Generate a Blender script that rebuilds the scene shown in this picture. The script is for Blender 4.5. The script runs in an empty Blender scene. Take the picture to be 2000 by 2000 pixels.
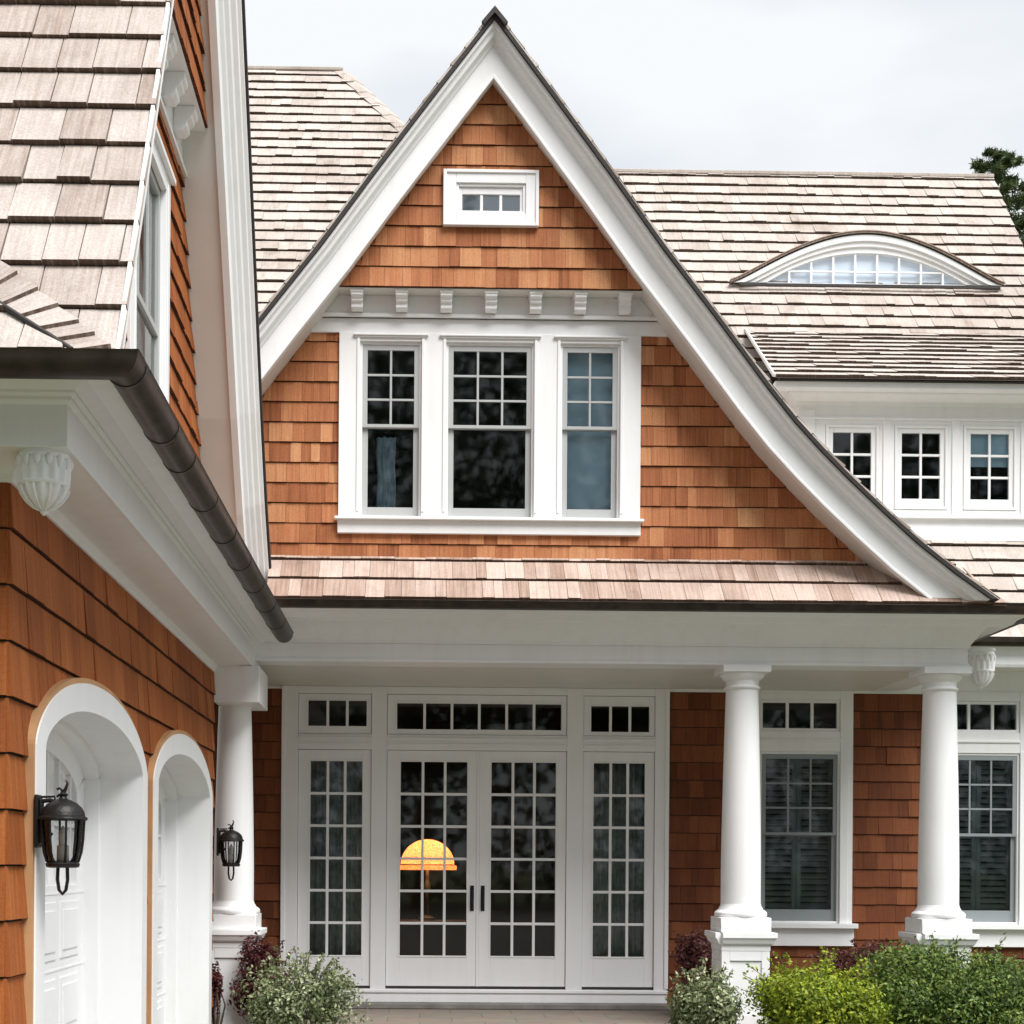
import bpy, math, random
import numpy as np
from mathutils import Vector, Matrix
random.seed(7); rng = np.random.default_rng(7)
S = bpy.context.scene
COL = S.collection
R_ = math.radians

# ------------------------------------------------------------------ camera
F = 2795.0                      # focal length in pixels of the 2000 px photograph
EYE = 1.64
th, rl = math.atan(.0148), .0069
Fw = Vector((math.sin(th), math.cos(th), 0))
R0 = Vector((math.cos(th), -math.sin(th), 0)); U0 = Vector((0, 0, 1))
Rt = R0 * math.cos(rl) + U0 * math.sin(rl)
Up = U0 * math.cos(rl) - R0 * math.sin(rl)
CX, CY = 863.0, 1690.0
cd = bpy.data.cameras.new('camera'); cam = bpy.data.objects.new('camera', cd); COL.objects.link(cam)
cam.matrix_world = Matrix(((Rt.x, Up.x, -Fw.x, 0), (Rt.y, Up.y, -Fw.y, 0), (Rt.z, Up.z, -Fw.z, EYE), (0, 0, 0, 1)))
cd.sensor_width = 36; cd.lens = 36 * F / 2000
cd.shift_x = (1000 - CX) / 2000; cd.shift_y = (CY - 1000) / 2000
cd.clip_start = .05; cd.clip_end = 2000
S.camera = cam
# ------------------------------------------------------------------ sky, sun, exposure
SUN_EL, SUN_AZ = R_(55), R_(143)          # sun behind the camera, a little to the right
w = bpy.data.worlds.new('World'); S.world = w; w.use_nodes = True
nt = w.node_tree; nt.nodes.clear()
def N(nt, t, **k):
    n = nt.nodes.new(t)
    for a, b in k.items(): setattr(n, a, b)
    return n
out = N(nt, 'ShaderNodeOutputWorld'); bg = N(nt, 'ShaderNodeBackground'); nt.links.new(bg.outputs[0], out.inputs[0])
sky = N(nt, 'ShaderNodeTexSky', sky_type='NISHITA', sun_disc=False); sky.sun_elevation = SUN_EL; sky.sun_rotation = SUN_AZ
tc = N(nt, 'ShaderNodeTexCoord'); mp = N(nt, 'ShaderNodeMapping'); mp.inputs['Scale'].default_value = (1.3, 1.3, 3.2)
nz = N(nt, 'ShaderNodeTexNoise'); nz.inputs['Scale'].default_value = 1.7; nz.inputs['Detail'].default_value = 5; nz.inputs['Roughness'].default_value = .45
nt.links.new(tc.outputs['Generated'], mp.inputs[0]); nt.links.new(mp.outputs[0], nz.inputs['Vector'])
cr = N(nt, 'ShaderNodeValToRGB'); cr.color_ramp.elements[0].position = .38; cr.color_ramp.elements[1].position = .58
cr.color_ramp.elements[0].color = (6.7, 7.3, 8.0, 1); cr.color_ramp.elements[1].color = (9.7, 9.9, 10.1, 1)
nt.links.new(nz.outputs['Fac'], cr.inputs[0])
mx = N(nt, 'ShaderNodeMix', data_type='RGBA'); mx.inputs['Factor'].default_value = .92
nt.links.new(sky.outputs[0], mx.inputs['A']); nt.links.new(cr.outputs[0], mx.inputs['B'])
nt.links.new(mx.outputs['Result'], bg.inputs[0]); bg.inputs[1].default_value = .069
sd = bpy.data.lights.new('sun', 'SUN'); sd.energy = 3.6; sd.angle = R_(36); sd.color = (1, .985, .965)
sun = bpy.data.objects.new('sun', sd); COL.objects.link(sun)
sdir = Vector((math.sin(SUN_AZ) * math.cos(SUN_EL), math.cos(SUN_AZ) * math.cos(SUN_EL), math.sin(SUN_EL)))
sun.rotation_euler = (-sdir).to_track_quat('-Z', 'Y').to_euler()
S.view_settings.view_transform = 'Standard'; S.view_settings.look = 'None'
S.view_settings.exposure = 0.60; S.view_settings.gamma = 1.0
S.cycles.max_bounces = 8; S.cycles.transparent_max_bounces = 16

# ------------------------------------------------------------------ pixel -> point on a real plane of the building
def ray(x, y): return Fw + Rt * ((x - CX) / F) - Up * ((y - CY) / F)
def at(x, y, Y):
    d = ray(x, y); k = Y / d.y
    return Vector((d.x * k, Y, EYE + d.z * k))
def atX(x, y, X):
    d = ray(x, y); k = X / d.x
    return Vector((X, d.y * k, EYE + d.z * k))
def atP(x, y, p, n):
    d = ray(x, y); o = Vector((0, 0, EYE)); k = (Vector(p) - o).dot(n) / d.dot(n)
    return o + d * k
def gx(x, Y, y=1400): return at(x, y, Y).x
def gz(x, y, Y): return at(x, y, Y).z

# ------------------------------------------------------------------ mesh builder
class MB:
    def __init__(s): s.v = []; s.f = []; s.uv = []; s.tone = []; s.sm = []
    def face(s, pts, uv=None, tone=(0.5, 0.5), smooth=False):
        b = len(s.v); s.v += [tuple(p) for p in pts]; s.f.append(tuple(range(b, b + len(pts))))
        s.uv.append(uv if uv else [(p[0], p[2]) for p in pts]); s.tone.append(tone); s.sm.append(smooth)
    def mesh(s, V, FS, smooth=False):
        b = len(s.v); s.v += [tuple(p) for p in V]
        for f in FS:
            s.f.append(tuple(b + i for i in f)); s.uv.append([(V[i][0] + V[i][1], V[i][2]) for i in f]); s.tone.append((.5, .5)); s.sm.append(smooth)
    def box(s, x0, x1, y0, y1, z0, z1):
        if x0 > x1: x0, x1 = x1, x0
        if y0 > y1: y0, y1 = y1, y0
        if z0 > z1: z0, z1 = z1, z0
        V = [(x0,y0,z0),(x1,y0,z0),(x1,y1,z0),(x0,y1,z0),(x0,y0,z1),(x1,y0,z1),(x1,y1,z1),(x0,y1,z1)]
        s.mesh(V, [(0,3,2,1),(4,5,6,7),(0,1,5,4),(1,2,6,5),(2,3,7,6),(3,0,4,7)])
    def frame(s, x0, x1, z0, z1, t, y0, y1, tb=None, tt=None):      # rectangular frame in a wall plane Y
        tb = t if tb is None else tb; tt = t if tt is None else tt
        s.box(x0, x0 + t, y0, y1, z0, z1); s.box(x1 - t, x1, y0, y1, z0, z1)
        s.box(x0 + t, x1 - t, y0, y1, z1 - tt, z1); s.box(x0 + t, x1 - t, y0, y1, z0, z0 + tb)
    def grid(s, x0, x1, z0, z1, nc, nr, t, y0, y1):                 # muntins only
        for i in range(1, nc):
            x = x0 + (x1 - x0) * i / nc; s.box(x - t/2, x + t/2, y0, y1, z0, z1)
        for j in range(1, nr):
            z = z0 + (z1 - z0) * j / nr
            for i in range(nc):
                a = x0 + (x1 - x0) * i / nc + (t/2 if i else 0); b = x0 + (x1 - x0) * (i+1) / nc - (t/2 if i < nc-1 else 0)
                s.box(a, b, y0 + .002, y1 - .002, z - t/2, z + t/2)
    def lathe(s, prof, c=(0,0,0), n=24, flute=0, fd=0, half=False):
        V = []; FS = []
        m = n + 1 if half else n
        for (r, z) in prof:
            for i in range(m):
                a = (math.pi if half else 2*math.pi) * i / n
                rr = r * (1 + (fd * math.cos(flute * a) if flute else 0))
                V.append((c[0] + rr*math.cos(a), c[1] + rr*math.sin(a), c[2] + z))
        for j in range(len(prof) - 1):
            for i in range(m if not half else m - 1):
                k = (i + 1) % m
                FS.append((j*m+i, j*m+k, (j+1)*m+k, (j+1)*m+i))
        FS.append(tuple(range(m-1, -1, -1))); FS.append(tuple((len(prof)-1)*m + i for i in range(m)))
        s.mesh(V, FS, True)
    def tube(s, pts, r, n=8, r1=None):
        pts = [Vector(p) for p in pts]; V = []; FS = []
        up = Vector((.13, .31, .94)).normalized()
        for i, p in enumerate(pts):
            t = (pts[min(i+1, len(pts)-1)] - pts[max(i-1, 0)]).normalized()
            a = t.cross(up)
            if a.length < 1e-3: a = t.cross(Vector((1,0,0)))
            a.normalize(); b = t.cross(a)
            rr = r if r1 is None else r + (r1 - r) * i / (len(pts) - 1)
            for k in range(n):
                q = 2*math.pi*k/n; V.append(p + a*rr*math.cos(q) + b*rr*math.sin(q))
        for i in range(len(pts)-1):
            for k in range(n): FS.append((i*n+k, i*n+(k+1)%n, (i+1)*n+(k+1)%n, (i+1)*n+k))
        FS.append(tuple(range(n-1,-1,-1))); FS.append(tuple((len(pts)-1)*n+k for k in range(n)))
        s.mesh(V, FS, True)
    def sweep(s, path, prof, W, side=1, closed_prof=True, smooth=False):
        """profile (a,b): a along the in-plane normal of the path, b along W; mitred at the path's corners"""
        P = [Vector(p) for p in path]; W = Vector(W); m = []
        for i in range(len(P)):
            ns = []
            if i > 0: ns.append(((P[i]-P[i-1]).normalized()).cross(W) * side)
            if i < len(P)-1: ns.append(((P[i+1]-P[i]).normalized()).cross(W) * side)
            if len(ns) == 1: m.append(ns[0])
            else:
                q = (ns[0] + ns[1]); q.normalize(); m.append(q / max(.2, q.dot(ns[0])))
        n = len(prof); V = []; FS = []
        for p, q in zip(P, m):
            for (a, b) in prof: V.append(p + q*a + W*b)
        for i in range(len(P)-1):
            for k in range(n if closed_prof else n-1):
                l = (k+1) % n; FS.append((i*n+k, i*n+l, (i+1)*n+l, (i+1)*n+k))
        if closed_prof: FS.append(tuple(range(n-1,-1,-1))); FS.append(tuple((len(P)-1)*n+k for k in range(n)))
        s.mesh(V, FS, smooth)
    def build(s, name, mat, parent=None, bevel=0, rot=None):
        me = bpy.data.meshes.new(name); me.from_pydata(s.v, [], s.f); 
        ul = me.uv_layers.new(name='UVMap'); flat = [c for u in s.uv for p in u for c in p]
        ul.data.foreach_set('uv', flat)
        ca = me.color_attributes.new('tone', 'FLOAT_COLOR', 'CORNER'); fl = []
        for f, t in zip(s.f, s.tone): fl += [t[0], t[1], 0, 1] * len(f)
        ca.data.foreach_set('color', fl)
        me.polygons.foreach_set('use_smooth', s.sm)
        for m_ in (mat if isinstance(mat, (list, tuple)) else [mat]): me.materials.append(m_)
        me.update()
        if any(s.sm): me.set_sharp_from_angle(angle=R_(38))
        o = bpy.data.objects.new(name, me); COL.objects.link(o)
        if parent: adopt(o, parent)
        if bevel:
            b = o.modifiers.new('bevel', 'BEVEL'); b.width = bevel; b.segments = 1; b.limit_method = 'ANGLE'; b.angle_limit = R_(40); b.harden_normals = False
        return o
def world_loc(o):
    v = Vector(o.location)
    while o.parent: o = o.parent; v += Vector(o.location)
    return v
def adopt(o, parent):
    o.parent = parent; o.location = Vector(o.location) - world_loc(parent)
def thing(name, label, cat, loc=(0,0,0), group=None):
    o = bpy.data.objects.new(name, None); COL.objects.link(o); o.location = loc; o.empty_display_size = .2
    tag(o, label, cat, group); return o
def tag(o, label, cat, group=None):
    o['label'] = label; o['category'] = cat
    if group: o['group'] = group
    return o

# ------------------------------------------------------------------ materials
def M(name):
    m = bpy.data.materials.new(name); m.use_nodes = True; t = m.node_tree; b = t.nodes['Principled BSDF']; return m, t, b
def simple(name, col, rough=.5, metal=0, bump=0, bscale=40, var=.06, spec=.4, vscale=3.0):
    m, t, b = M(name)
    b.inputs['Roughness'].default_value = rough; b.inputs['Metallic'].default_value = metal; b.inputs['Specular IOR Level'].default_value = spec
    tcn = N(t, 'ShaderNodeTexCoord'); n = N(t, 'ShaderNodeTexNoise'); n.inputs['Scale'].default_value = vscale; n.inputs['Detail'].default_value = 6
    t.links.new(tcn.outputs['Object'], n.inputs['Vector'])
    r = N(t, 'ShaderNodeValToRGB'); c = Vector(col)
    r.color_ramp.elements[0].position = .3; r.color_ramp.elements[1].position = .7
    r.color_ramp.elements[0].color = (*(c*(1-var)), 1); r.color_ramp.elements[1].color = (*[min(1, q*(1+var)) for q in c], 1)
    t.links.new(n.outputs['Fac'], r.inputs[0]); t.links.new(r.outputs[0], b.inputs['Base Color'])
    if bump:
        n2 = N(t, 'ShaderNodeTexNoise'); n2.inputs['Scale'].default_value = bscale; n2.inputs['Detail'].default_value = 4
        t.links.new(tcn.outputs['Object'], n2.inputs['Vector'])
        bp = N(t, 'ShaderNodeBump'); bp.inputs['Strength'].default_value = bump; bp.inputs['Distance'].default_value = .01
        t.links.new(n2.outputs['Fac'], bp.inputs['Height']); t.links.new(bp.outputs[0], b.inputs['Normal'])
    return m
def shingle_mat(name, ramp, rough=.75, grain=.35, gs=(55, 2.2), stain=.25, stain_col=(.5,.45,.42), stain_scale=.7, bump=.35):
    """per-shingle tone from the mesh + wood grain running down each shingle + weather stains"""
    m, t, b = M(name); L = t.links.new
    b.inputs['Roughness'].default_value = rough; b.inputs['Specular IOR Level'].default_value = .25
    at_ = N(t, 'ShaderNodeAttribute', attribute_name='tone'); sp = N(t, 'ShaderNodeSeparateColor'); L(at_.outputs['Color'], sp.inputs[0])
    r = N(t, 'ShaderNodeValToRGB'); el = r.color_ramp.elements
    while len(el) < len(ramp): el.new(.5)
    for e, (p, c) in zip(el, ramp): e.position = p; e.color = (*c, 1)
    uv = N(t, 'ShaderNodeUVMap'); mpp = N(t, 'ShaderNodeMapping'); mpp.inputs['Scale'].default_value = (gs[0], gs[1], 1)
    L(uv.outputs[0], mpp.inputs[0])
    n = N(t, 'ShaderNodeTexNoise'); n.inputs['Scale'].default_value = 1; n.inputs['Detail'].default_value = 5; n.inputs['Roughness'].default_value = .6
    L(mpp.outputs[0], n.inputs['Vector'])
    ad = N(t, 'ShaderNodeMath', operation='MULTIPLY_ADD'); ad.inputs[1].default_value = grain; L(n.outputs['Fac'], ad.inputs[0])
    sb = N(t, 'ShaderNodeMath', operation='SUBTRACT'); sb.inputs[1].default_value = grain / 2; L(sp.outputs[0], sb.inputs[0]); L(sb.outputs[0], ad.inputs[2])
    L(ad.outputs[0], r.inputs[0])
    tcn = N(t, 'ShaderNodeTexCoord'); n2 = N(t, 'ShaderNodeTexNoise'); n2.inputs['Scale'].default_value = stain_scale; n2.inputs['Detail'].default_value = 7; n2.inputs['Roughness'].default_value = .62
    L(tcn.outputs['Object'], n2.inputs['Vector'])
    mr = N(t, 'ShaderNodeMapRange'); mr.inputs[1].default_value = .50; mr.inputs[2].default_value = .72; mr.inputs[3].default_value = 0; mr.inputs[4].default_value = stain
    L(n2.outputs['Fac'], mr.inputs[0])
    mxx = N(t, 'ShaderNodeMix', data_type='RGBA', blend_type='MULTIPLY'); L(mr.outputs[0], mxx.inputs['Factor']); L(r.outputs[0], mxx.inputs['A']); mxx.inputs['B'].default_value = (*stain_col, 1)
    mp2 = N(t, 'ShaderNodeMapping'); mp2.inputs['Scale'].default_value = (5, 5, .7); L(tcn.outputs['Object'], mp2.inputs[0])
    n3 = N(t, 'ShaderNodeTexNoise'); n3.inputs['Scale'].default_value = 1; n3.inputs['Detail'].default_value = 8; n3.inputs['Roughness'].default_value = .68; L(mp2.outputs[0], n3.inputs['Vector'])
    mr3 = N(t, 'ShaderNodeMapRange'); mr3.inputs[1].default_value = .50; mr3.inputs[2].default_value = .75; mr3.inputs[3].default_value = 0; mr3.inputs[4].default_value = stain*1.1; L(n3.outputs['Fac'], mr3.inputs[0])
    mx3 = N(t, 'ShaderNodeMix', data_type='RGBA', blend_type='MULTIPLY'); L(mr3.outputs[0], mx3.inputs['Factor']); L(mxx.outputs['Result'], mx3.inputs['A']); mx3.inputs['B'].default_value = (*stain_col, 1)
    n4 = N(t, 'ShaderNodeTexNoise'); n4.inputs['Scale'].default_value = 90; n4.inputs['Detail'].default_value = 3; L(tcn.outputs['Object'], n4.inputs['Vector'])
    mr4 = N(t, 'ShaderNodeMapRange'); mr4.inputs[1].default_value = .35; mr4.inputs[2].default_value = .7; mr4.inputs[3].default_value = .86; mr4.inputs[4].default_value = 1.1; L(n4.outputs['Fac'], mr4.inputs[0])
    mx4 = N(t, 'ShaderNodeMix', data_type='RGBA', blend_type='MULTIPLY'); mx4.inputs['Factor'].default_value = 1; L(mx3.outputs['Result'], mx4.inputs['A']); L(mr4.outputs[0], mx4.inputs['B'])
    L(mx4.outputs['Result'], b.inputs['Base Color'])
    bp = N(t, 'ShaderNodeBump'); bp.inputs['Strength'].default_value = bump; bp.inputs['Distance'].default_value = .004; L(n.outputs['Fac'], bp.inputs['Height']); L(bp.outputs[0], b.inputs['Normal'])
    return m
def foliage_mat(name, ramp, trans=.25, rough=.5):
    m, t, b = M(name); L = t.links.new
    at_ = N(t, 'ShaderNodeAttribute', attribute_name='tone'); sp = N(t, 'ShaderNodeSeparateColor'); L(at_.outputs['Color'], sp.inputs[0])
    r = N(t, 'ShaderNodeValToRGB'); el = r.color_ramp.elements
    while len(el) < len(ramp): el.new(.5)
    for e, (p, c) in zip(el, ramp): e.position = p; e.color = (*c, 1)
    L(sp.outputs[0], r.inputs[0]); L(r.outputs[0], b.inputs['Base Color']); b.inputs['Roughness'].default_value = rough; b.inputs['Specular IOR Level'].default_value = .3
    tr = N(t, 'ShaderNodeBsdfTranslucent'); L(r.outputs[0], tr.inputs[0]); ms = N(t, 'ShaderNodeMixShader'); ms.inputs[0].default_value = trans
    L(b.outputs[0], ms.inputs[1]); L(tr.outputs[0], ms.inputs[2]); L(ms.outputs[0], t.nodes['Material Output'].inputs[0])
    return m
def glass_mat(name, tint=(.9,.95,.95), ior=1.37):
    m, t, b = M(name); L = t.links.new; t.nodes.remove(b)
    tr = N(t, 'ShaderNodeBsdfTransparent'); tr.inputs[0].default_value = (*tint, 1)
    gl = N(t, 'ShaderNodeBsdfGlossy'); gl.inputs['Roughness'].default_value = .03; gl.inputs[0].default_value = (1, 1, 1, 1)
    fr = N(t, 'ShaderNodeFresnel'); fr.inputs[0].default_value = ior
    tcn = N(t, 'ShaderNodeTexCoord'); n = N(t, 'ShaderNodeTexNoise'); n.inputs['Scale'].default_value = 2.2; L(tcn.outputs['Object'], n.inputs['Vector'])
    bp = N(t, 'ShaderNodeBump'); bp.inputs['Strength'].default_value = .012; bp.inputs['Distance'].default_value = .03; L(n.outputs['Fac'], bp.inputs['Height']); L(bp.outputs[0], gl.inputs['Normal'])
    ms = N(t, 'ShaderNodeMixShader'); L(fr.outputs[0], ms.inputs[0]); L(tr.outputs[0], ms.inputs[1]); L(gl.outputs[0], ms.inputs[2])
    L(ms.outputs[0], t.nodes['Material Output'].inputs[0]); return m
CEDAR = [(0.0, (.09,.026,.010)), (.25, (.32,.108,.042)), (.62, (.49,.195,.084)), (1.0, (.63,.33,.16))]
m_cedarP = shingle_mat('shade toned cedar shingle', [(0,(.07,.019,.008)),(.35,(.155,.046,.017)),(.65,(.215,.069,.026)),(1,(.30,.115,.045))], grain=.6, gs=(45, 1.5), stain=.45, stain_col=(.5,.42,.4))  # cedar with the porch's shade put into its colour
m_cedar = shingle_mat('cedar shingle', CEDAR, grain=.8, gs=(45, 1.2), stain=.5, stain_col=(.6,.5,.45))
m_cedarG = shingle_mat('broad cedar shingle', [(0,(.07,.020,.008)),(.3,(.25,.070,.018)),(.6,(.37,.112,.028)),(1,(.52,.20,.065))], grain=.85, gs=(30, .9), stain=.4, stain_col=(.6,.5,.45), bump=.5)
ROOF = [(0.0, (.10,.070,.052)), (.16, (.30,.235,.195)), (.5, (.49,.43,.385)), (1.0, (.63,.585,.54))]
m_roof = shingle_mat('weathered roof shingle', ROOF, grain=.6, gs=(60, 3), stain=.6, stain_col=(.58,.51,.46), stain_scale=.9)
m_skirt = shingle_mat('skirt roof shingle', [(0,(.12,.07,.05)),(.3,(.33,.225,.175)),(.7,(.53,.41,.35)),(1,(.62,.53,.47))], grain=.9, gs=(40, 1.5), stain=.4)
m_shake = shingle_mat('weathered shake', [(0,(.12,.080,.060)),(.2,(.30,.225,.185)),(.55,(.47,.40,.36)),(1,(.61,.56,.52))], grain=.95, gs=(48, 2), stain=.4, stain_scale=1.4, bump=.6)
m_under = simple('dark underlay', (.05,.035,.028), .9)
m_edge = simple('dark roof edge', (.035,.030,.028), .7, bump=.4)
def paint(name, col, dirt=.10):
    m, t, b = M(name); L = t.links.new; b.inputs['Roughness'].default_value = .45; b.inputs['Specular IOR Level'].default_value = .35
    tcn = N(t, 'ShaderNodeTexCoord')
    def ns(sc, det, rough=.55):
        mp_ = N(t, 'ShaderNodeMapping'); mp_.inputs['Scale'].default_value = sc; L(tcn.outputs['Object'], mp_.inputs[0])
        n = N(t, 'ShaderNodeTexNoise'); n.inputs['Scale'].default_value = 1; n.inputs['Detail'].default_value = det; n.inputs['Roughness'].default_value = rough; L(mp_.outputs[0], n.inputs['Vector']); return n
    a = ns((9, 9, .8), 6); c2 = ns((1.1, 1.1, 1.1), 5); g_ = ns((60, 60, 14), 4)
    m1 = N(t, 'ShaderNodeMapRange'); m1.inputs[1].default_value = .48; m1.inputs[2].default_value = .74; m1.inputs[3].default_value = 0; m1.inputs[4].default_value = dirt; L(a.outputs['Fac'], m1.inputs[0])
    m2 = N(t, 'ShaderNodeMapRange'); m2.inputs[1].default_value = .45; m2.inputs[2].default_value = .75; m2.inputs[3].default_value = 0; m2.inputs[4].default_value = dirt*.8; L(c2.outputs['Fac'], m2.inputs[0])
    ad = N(t, 'ShaderNodeMath', operation='ADD'); L(m1.outputs[0], ad.inputs[0]); L(m2.outputs[0], ad.inputs[1])
    mx_ = N(t, 'ShaderNodeMix', data_type='RGBA'); L(ad.outputs[0], mx_.inputs['Factor']); mx_.inputs['A'].default_value = (*col, 1); mx_.inputs['B'].default_value = (.45, .42, .36, 1); L(mx_.outputs['Result'], b.inputs['Base Color'])
    bp = N(t, 'ShaderNodeBump'); bp.inputs['Strength'].default_value = .12; bp.inputs['Distance'].default_value = .006; L(g_.outputs['Fac'], bp.inputs['Height']); L(bp.outputs[0], b.inputs['Normal']); return m
m_white = paint('white painted wood', (.85,.855,.86))
m_soffit = simple('painted soffit', (.70,.68,.64), .5, bump=.05, var=.03)
m_sash2 = simple('blue grey painted sash', (.25,.275,.285), .45, var=.03)
m_sash = simple('grey painted sash', (.43,.44,.435), .45, var=.03)
m_copper = simple('dark bronze gutter', (.055,.042,.036), .38, metal=.55, bump=.25, bscale=14, var=.35, vscale=9)
m_iron = simple('black iron', (.022,.021,.021), .42, metal=.5, bump=.3, bscale=60, var=.3)
m_glass = glass_mat('window glass')
m_gglass = glass_mat('garage door glass', ior=1.12)
m_coat = glass_mat('bright window glass', tint=(1,1,1), ior=1.9)
m_lglass = glass_mat('lantern glass', tint=(.82,.83,.84), ior=1.45)
m_bulb = simple('frosted candle', (.62,.60,.55), .6)
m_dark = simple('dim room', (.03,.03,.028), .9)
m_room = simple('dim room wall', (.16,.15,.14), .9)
m_reflect = simple('blue painted reflection', (.58,.70,.86), .8, var=.14, vscale=1.5)  # blue colour stands in for sky mirrored in the glass
m_reflect2 = simple('pale painted reflection', (.68,.78,.90), .8, var=.06)  # pale colour carries the sky's reflection
m_curt = simple('grey curtain', (.25,.26,.255), .9, var=.25, vscale=14)
m_bcurt = simple('pale blue curtain', (.42,.52,.62), .9, var=.35, vscale=8)
m_shut = simple('grey shutter', (.15,.165,.17), .5)
m_tan = simple('cedar bead', (.48,.27,.13), .6, var=.15)
m_bark = simple('bark', (.10,.075,.055), .9, bump=.6, bscale=20, var=.3)
m_stone = simple('step stone', (.20,.185,.17), .8, bump=.5, bscale=30, var=.25, vscale=5)
m_wood = simple('dark table wood', (.05,.03,.02), .4)

# ------------------------------------------------------------------ shingles
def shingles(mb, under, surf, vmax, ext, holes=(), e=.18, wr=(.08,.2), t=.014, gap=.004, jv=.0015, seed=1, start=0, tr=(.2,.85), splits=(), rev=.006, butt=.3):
    """courses of single tapered shingles on surf(u, v, off); holes = (v_lo, v_hi, a(v), b(v))"""
    rd = random.Random(seed); k = 0; v0 = start
    while v0 < vmax - .01:
        v1 = min(v0 + e - rev, vmax)
        lv = [v0, v1] + [q for h in holes for q in h[:2] if v0 < q < v1] + [q for q in splits if v0 < q < v1]
        lv = sorted(set(lv)); lv = [lv[0]] + [b for a, b in zip(lv, lv[1:]) if b - a > .002]
        us = [ext(q) for q in lv]; U0_ = min(a for a, b in us); U1_ = max(b for a, b in us)
        u = U0_ - rd.uniform(0, wr[0]); cuts = []
        while u < U1_:
            wd = rd.uniform(*wr); cuts.append((u, u + wd, rd.uniform(*tr), rd.random(), rd.uniform(-jv, jv), t * rd.uniform(.75, 1.3), rd.random()*7)); u += wd
        base = rd.uniform(-.04, .04)
        for s0, s1 in zip(lv, lv[1:]):
            mid = (s0 + s1) / 2; act = sorted([h for h in holes if h[0] - 1e-6 <= mid <= h[1] + 1e-6], key=lambda h: h[2](mid))
            def spans(v):
                a, b = ext(v); o = []
                for h in act: o.append((a, h[2](v))); a = h[3](v)
                o.append((a, b)); return o
            A, B = spans(s0), spans(s1)
            for (a0, b0), (a1, b1) in zip(A, B):
                for (p, q, tn, r2, dj, tt, ro) in cuts:
                    p0, q0 = max(p + gap/2, a0), min(q - gap/2, b0); p1, q1 = max(p + gap/2, a1), min(q - gap/2, b1)
                    if q0 - p0 < .004 and q1 - p1 < .004: continue
                    if q0 < p0: p0 = q0 = (p0 + q0) / 2
                    if q1 < p1: p1 = q1 = (p1 + q1) / 2
                    o0 = tt * (1 - (s0 - v0) / (e * 1.25)) ; o1 = tt * (1 - (s1 - v0) / (e * 1.25))
                    vb = s0 + (dj if s0 == v0 else 0); tone = (min(1, max(0, tn + base)), r2)
                    a_, b_, c_, d_ = surf(p0, vb, o0), surf(q0, vb, o0), surf(q1, s1, o1), surf(p1, s1, o1)
                    mb.face([a_, b_, c_, d_], [(p0+ro, vb+ro), (q0+ro, vb+ro), (q1+ro, s1+ro), (p1+ro, s1+ro)], tone)
                    z_, y_ = surf(p0, vb, -.004), surf(q0, vb, -.004)
                    if s0 == v0: mb.face([z_, y_, b_, a_], [(p0+ro, vb+ro), (q0+ro, vb+ro), (q0+ro, vb+ro+.01), (p0+ro, vb+ro+.01)], (max(0, tone[0]-butt), r2))  # butt ends darkened in tone, shade under each course put into colour
                    mb.face([surf(p1, s1, -.004), z_, a_, d_], [(p0+ro, vb+ro)]*4, tone); mb.face([y_, surf(q1, s1, -.004), c_, b_], [(q0+ro, vb+ro)]*4, tone)
                if under is not None and (b0 - a0 > 0 or b1 - a1 > 0):
                    under.face([surf(a0, s0-rev, -.003), surf(b0, s0-rev, -.003), surf(b1, s1, -.003), surf(a1, s1, -.003)])
        v0 += e; k += 1
def plane_surf(O, U, V):
    O, U, V = Vector(O), Vector(U).normalized(), Vector(V).normalized(); n = U.cross(V)
    return lambda u, v, o: O + U*u + V*v + n*o
def two(parent, name, mat, fn, backing='backing'):
    a, b = MB(), MB(); fn(a, b); o = a.build(name, mat, parent)
    if b.f: b.build(backing, m_under, o)
    return o
def lin(pts):
    """x as a function of z through (z, x) points"""
    pts = sorted(pts); zs = [p[0] for p in pts]; xs = [p[1] for p in pts]
    return lambda z: float(np.interp(z, zs, xs))
def rect_hole(x0, x1, z0, z1): return (z0, z1, lambda v: x0, lambda v: x1)

# ================================================================== GROUND
gm, gt, gb = M('pavers')
brk = N(gt, 'ShaderNodeTexBrick'); brk.inputs['Scale'].default_value = 1.0; brk.inputs['Brick Width'].default_value = .62; brk.inputs['Row Height'].default_value = .40; brk.inputs['Mortar Size'].default_value = .006
brk.inputs['Color1'].default_value = (.30,.25,.20,1); brk.inputs['Color2'].default_value = (.25,.21,.175,1); brk.inputs['Mortar'].default_value = (.15,.13,.11,1)
gtc = N(gt, 'ShaderNodeTexCoord'); gt.links.new(gtc.outputs['Object'], brk.inputs['Vector'])
gn = N(gt, 'ShaderNodeTexNoise'); gn.inputs['Scale'].default_value = 6; gn.inputs['Detail'].default_value = 8; gt.links.new(gtc.outputs['Object'], gn.inputs['Vector'])
gmx = N(gt, 'ShaderNodeMix', data_type='RGBA', blend_type='MULTIPLY'); gmx.inputs['Factor'].default_value = .5
gt.links.new(brk.outputs['Color'], gmx.inputs['A']); gt.links.new(gn.outputs['Color'], gmx.inputs['B']); gt.links.new(gmx.outputs['Result'], gb.inputs['Base Color']); gb.inputs['Roughness'].default_value = .75
g = MB(); g.face([(-400,-400,0),(400,-400,0),(400,600,0),(-400,600,0)]); o = g.build('ground', simple('lawn soil', (.10,.115,.05), .95, bump=.6, bscale=3, var=.35, vscale=.5)); o['kind'] = 'structure'
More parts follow.
